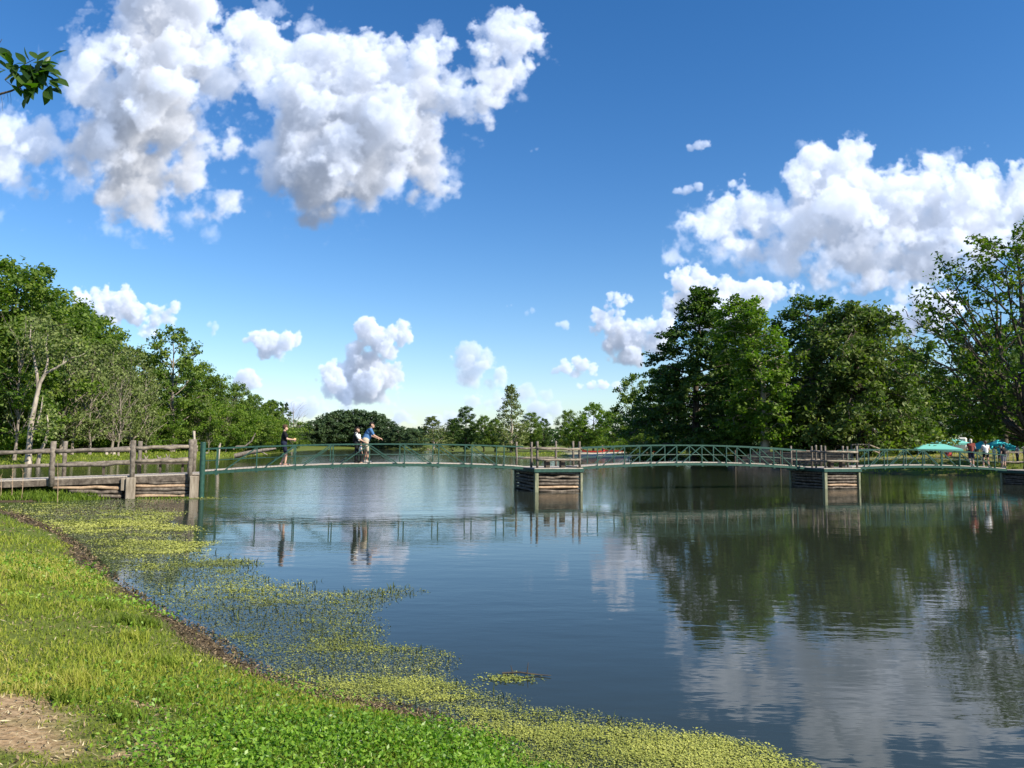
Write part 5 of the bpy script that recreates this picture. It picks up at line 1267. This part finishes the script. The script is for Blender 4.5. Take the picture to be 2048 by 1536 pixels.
def ramp_rail():
    P = [(1703, 889.5, 70), (1716, 888.5, 71), (1737, 889, 72.5), (1758, 897, 75)]
    g = ground_at(1725, 71.5); r = empty('wooden_handrail', g, 0, 'brown wooden handrail sloping down right of the right pier', 'handrail')
    T = [at(*q_)-g for q_ in P]
    for a, b in zip(T[:-1], T[1:]):
        MB().beam(a, b, .10, .10).build('rail', M['wood_rail'], r); MB().beam(a-[0, 0, .42], b-[0, 0, .42], .08, .10).build('rail', M['wood_rail'], r)
    for p, q_ in zip(T, P):
        base = gz(p[0]+g[0], p[1]+g[1])-g[2]; MB().beam(p+[0, 0, .03], np.array([p[0], p[1], base-.2]), .11, .11, (0, 1, 0)).build('post', M['wood_grey'], r)
ramp_rail()
# ================================================================ left bank wood
def dead_snag():
    Y = 36.5; g = on(386, 975, 0); b = at(386, 960, Y); b[2] = 0
    r = empty('dead_snag', b, 0, 'twisted bleached snag standing behind the walkway end post', 'snag')
    L = lambda px, py: at(px, py, Y)-b
    pts = [L(385, 985), L(386, 945), L(387, 925), L(389.5, 908), L(391, 893), L(388.5, 882), L(388.5, 872), L(388, 862)]
    MB().tube(pts, [.09, .08, .07, .085, .10, .06, .055, .06], 9, True, .16, 4).build('snag_trunk', M['bark_pale'], r, smooth=True)
    MB().tube([L(388, 864), L(386, 862)], [.05, .02], 7).build('stub', M['bark_pale'], r); MB().tube([L(389, 915), L(391.5, 930)], [.04, .012], 6).build('stub', M['bark_pale'], r)
dead_snag()
def deadwood(name, label, cat, polys, Y, group=None, mat='bark_mid'):
    b = at(polys[0][0][0][0], 905, Y); b[2] = gz(b[0], b[1]); r = empty(name, b, 0, label, cat, group)
    P = [(np.array([at(px, py, Y+dy)-b for (px, py, dy) in pts]), np.asarray(rad), 7) for pts, rad in [([(p+(0,))[:3] for p in a], rr) for a, rr in polys]]
    for i, q_ in enumerate(P):
        v, f = tubes_np([q_]); link(bpy.data.objects.new('trunk' if i == 0 else 'branch', np_mesh(name, v, f, M[mat], smooth=True)), r)
deadwood('fallen_tree', 'fallen grey tree with a raised limb on the left bank', 'fallen tree', [([(470, 912), (500, 905), (530, 900), (552, 897)], [.3, .26, .2, .1]), ([(467, 898), (474, 893), (490, 893), (503, 882), (511, 866)], [.14, .13, .12, .09, .05]), ([(500, 905), (515, 911)], [.1, .04]), ([(480, 910), (492, 914)], [.1, .05]), ([(520, 902), (535, 910)], [.1, .04])], 88)
deadwood('tree_stump', 'leaning pale broken stump right of the green pile', 'stump', [([(434, 930), (437, 905), (439, 893), (441, 886)], [.14, .12, .10, .05])], 62, mat='bark_pale')
for px, py, h_, lab in ((292, 919, 9, 'first small forked stub in the left shallows'), (318, 919, 8, 'second small forked stub in the left shallows'), (336, 919, 11, 'largest forked stub in the left shallows')):
    deadwood('forked_stub', lab, 'stump', [([(px, py+4), (px-1, py-2), (px-4, py-h_)], [.14, .11, .05]), ([(px, py-1), (px+4, py-h_+1)], [.1, .04])], 84, 'forked stubs standing at the left bank')
for px, lab in ((213, 'left pale stump on the left bank lawn'), (228, 'right pale stump on the left bank lawn')):
    deadwood('tree_stump', lab, 'stump', [([(px, 913), (px, 908), (px+.5, 903)], [.24, .20, .18])], 88, 'pale stumps on the left bank', 'bark_pale')
# ================================================================ small wood and weeds near the walkway
def stalk(label, px, y0, y1, Y, lean):
    b = at(px, y0, Y); g = np.array([b[0], b[1], gz(b[0], b[1])]); r = empty('dry_weed', g, 0, label, 'weed', 'dry weed stalks by the walkway')
    top = at(px+lean, y1, Y)-g
    MB().tube([(0, 0, -.02), top*.5+[.02, 0, 0], top], [.012, .010, .004], 5).build('stem', M['log_pale'], r)
    for t in (.5, .7, .85, .97):
        p = top*t; MB().tube([p, p+[random.uniform(-.10, .10), random.uniform(-.05, .05), .09]], [.008, .003], 4).build('side_stem', M['log_pale'], r)
for px, y0, y1, ln, lab in ((24, 985, 938, 1, 'dry stalk, leftmost in front of the walkway'), (44, 985, 940, 2, 'second dry stalk in front of the walkway'), (117, 972, 922, -2, 'tall dry stalk beside the second fence post'), (2, 985, 950, 0, 'short dry stalk at the left photo edge')):
    stalk(lab, px, y0, y1, 27.6, ln)
# floating twig in the open water and the little weed raft around it
def raft():
    c = on(1010, 1358, 0); n = 420
    x = c[0]+rg.normal(0, .13, n)+.04; y = c[1]+rg.normal(0, .07, n)
    V, F_ = leaves_np(np.stack([x, y, .004+rg.uniform(0, .012, n)], 1), .017*rg.uniform(.5, 1.3, n), rg, np.tile([0, 0, 1.], (n, 1)), 1.7, 3)
    tag(link(bpy.data.objects.new('weed_raft', np_mesh('weed_raft', V, F_, M['algae'], np.clip(rg.normal(.3, .2, n), 0, 1)))), 'small separate raft of floating weed in open water', 'pond weed', kind='stuff')
    r = empty('floating_twig', on(1050, 1350, 0), 0, 'dark floating twig beside the small weed raft', 'twig')
    MB().tube([(-.22, .02, .01), (-.05, 0, .025), (.12, -.02, .01), (.25, -.06, .015)], [.010, .009, .007, .003], 6).build('stem', M['wood_dark'], r)
    MB().tube([(.02, -.01, .02), (.03, -.01, .12)], [.006, .003], 5).build('side_twig', M['wood_dark'], r); MB().tube([(-.12, .01, .02), (-.14, .03, .08)], [.006, .003], 5).build('side_twig', M['wood_dark'], r)
raft()
# ================================================================ overhanging branch, top left
M['leaf_over'] = leafmat('overhanging_leaf', [(.020, .050, .010), (.045, .095, .016), (.075, .13, .022)], .45, .4, .4, (.5, .75, .1))
def overhang():
    Y = 4.6; b = at(-40, 195, Y); r = empty('leafy_branch', b, 0, 'leafy twig hanging into the top left corner', 'branch')
    L = lambda px, py, dy=0: at(px, py, Y+dy)-b
    MB().tube([L(-900, 300, .2), L(-500, 250, .1), L(-200, 205), L(-40, 195), L(0, 188), L(22, 182), L(36, 176), L(48, 168)], [.035, .026, .016, .010, .007, .006, .005, .003], 8).build('twig', M['bark'], r, smooth=True)
    for P in ([(36, 176), (30, 172), (22, 170), (10, 160)], [(46, 169), (60, 150), (75, 135), (95, 140)], [(40, 175), (46, 182)], [(10, 160), (30, 140), (50, 128), (70, 118)], [(-60, 196), (-20, 120), (4, 78)], [(75, 135), (88, 155), (98, 180)], [(-200, 205), (-100, 150), (-20, 130), (10, 140)]):
        MB().tube([L(*q_) for q_ in P], np.linspace(.0045, .0015, len(P)), 6).build('side_twig', M['bark'], r)
    for (x0, y0, x1, y1) in ((2, 190, 5, 222), (14, 186, 16, 205), (20, 184, 22, 210), (8, 188, 7, 200)):
        MB().tube([L(x0, y0), L((x0+x1)/2+1, (y0+y1)/2), L(x1, y1)], [.0012, .001, .0006], 4).build('hanging_strand', M['bark'], r)
    rl = np.random.default_rng(9)
    # leaves: base -> tip bearings
    LV = [(60, 122, 46, 94), (74, 122, 97, 100), (84, 126, 118, 126), (52, 128, 30, 102), (55, 135, 78, 172), (70, 130, 92, 160), (84, 132, 108, 140), (88, 140, 122, 147), (96, 145, 122, 156), (98, 160, 136, 167), (98, 168, 120, 178), (96, 178, 122, 183), (92, 178, 91, 210), (95, 175, 101, 196), (80, 160, 66, 190), (60, 158, 76, 188), (45, 140, 55, 165), (48, 130, 62, 150), (62, 140, 80, 158), (66, 125, 100, 128), (78, 135, 88, 170), (50, 160, 70, 185), (30, 140, 10, 125), (20, 125, 0, 90), (22, 128, -10, 100), (24, 132, 12, 104), (18, 140, -6, 118), (30, 150, 8, 160), (35, 150, 20, 165), (28, 142, 40, 165), (40, 150, 52, 172), (12, 140, -12, 150), (5, 110, 16, 101), (0, 100, -20, 92), (34, 145, 28, 125), (-20, 130, -40, 110), (-22, 132, -50, 140), (-40, 140, -60, 170), (72, 118, 60, 100), (88, 150, 112, 160), (102, 168, 126, 172)]
    for _ in range(34):
        bx, by = rl.normal(62, 26), rl.normal(146, 17); an_ = rl.uniform(-.9, 2.2); ll = rl.uniform(20, 34)
        LV.append((bx, by, bx+math.cos(an_)*ll, by+math.sin(an_)*ll))
    for i, (x0, y0, x1, y1) in enumerate(LV):
        a, t = L(x0, y0, rl.normal()*.03), L(x1, y1, rl.normal()*.05); d = t-a; ln = np.linalg.norm(d); d /= ln
        n_ = rl.normal(size=3)*.5+np.array([0, -.55, .6]); sd = np.cross(d, n_); sd /= np.linalg.norm(sd); up_ = np.cross(sd, d)
        w = ln*rl.uniform(.19, .26); V = []; Fq = []
        for tt, ww in ((0, .05), (.15, .55), (.35, .95), (.6, .9), (.82, .5), (1, .02)):
            c = a+d*ln*tt-up_*ln*.10*tt*tt
            V += [c-sd*w*ww+up_*w*ww*.35, c, c+sd*w*ww+up_*w*ww*.35]
        for k in range(5): Fq += [(k*3, k*3+1, k*3+4, k*3+3), (k*3+1, k*3+2, k*3+5, k*3+4)]
        link(bpy.data.objects.new('leaf', np_mesh('leaf', V, Fq, M['leaf_over'], np.full(10, rl.uniform(0, 1)), True)), r)
overhang()
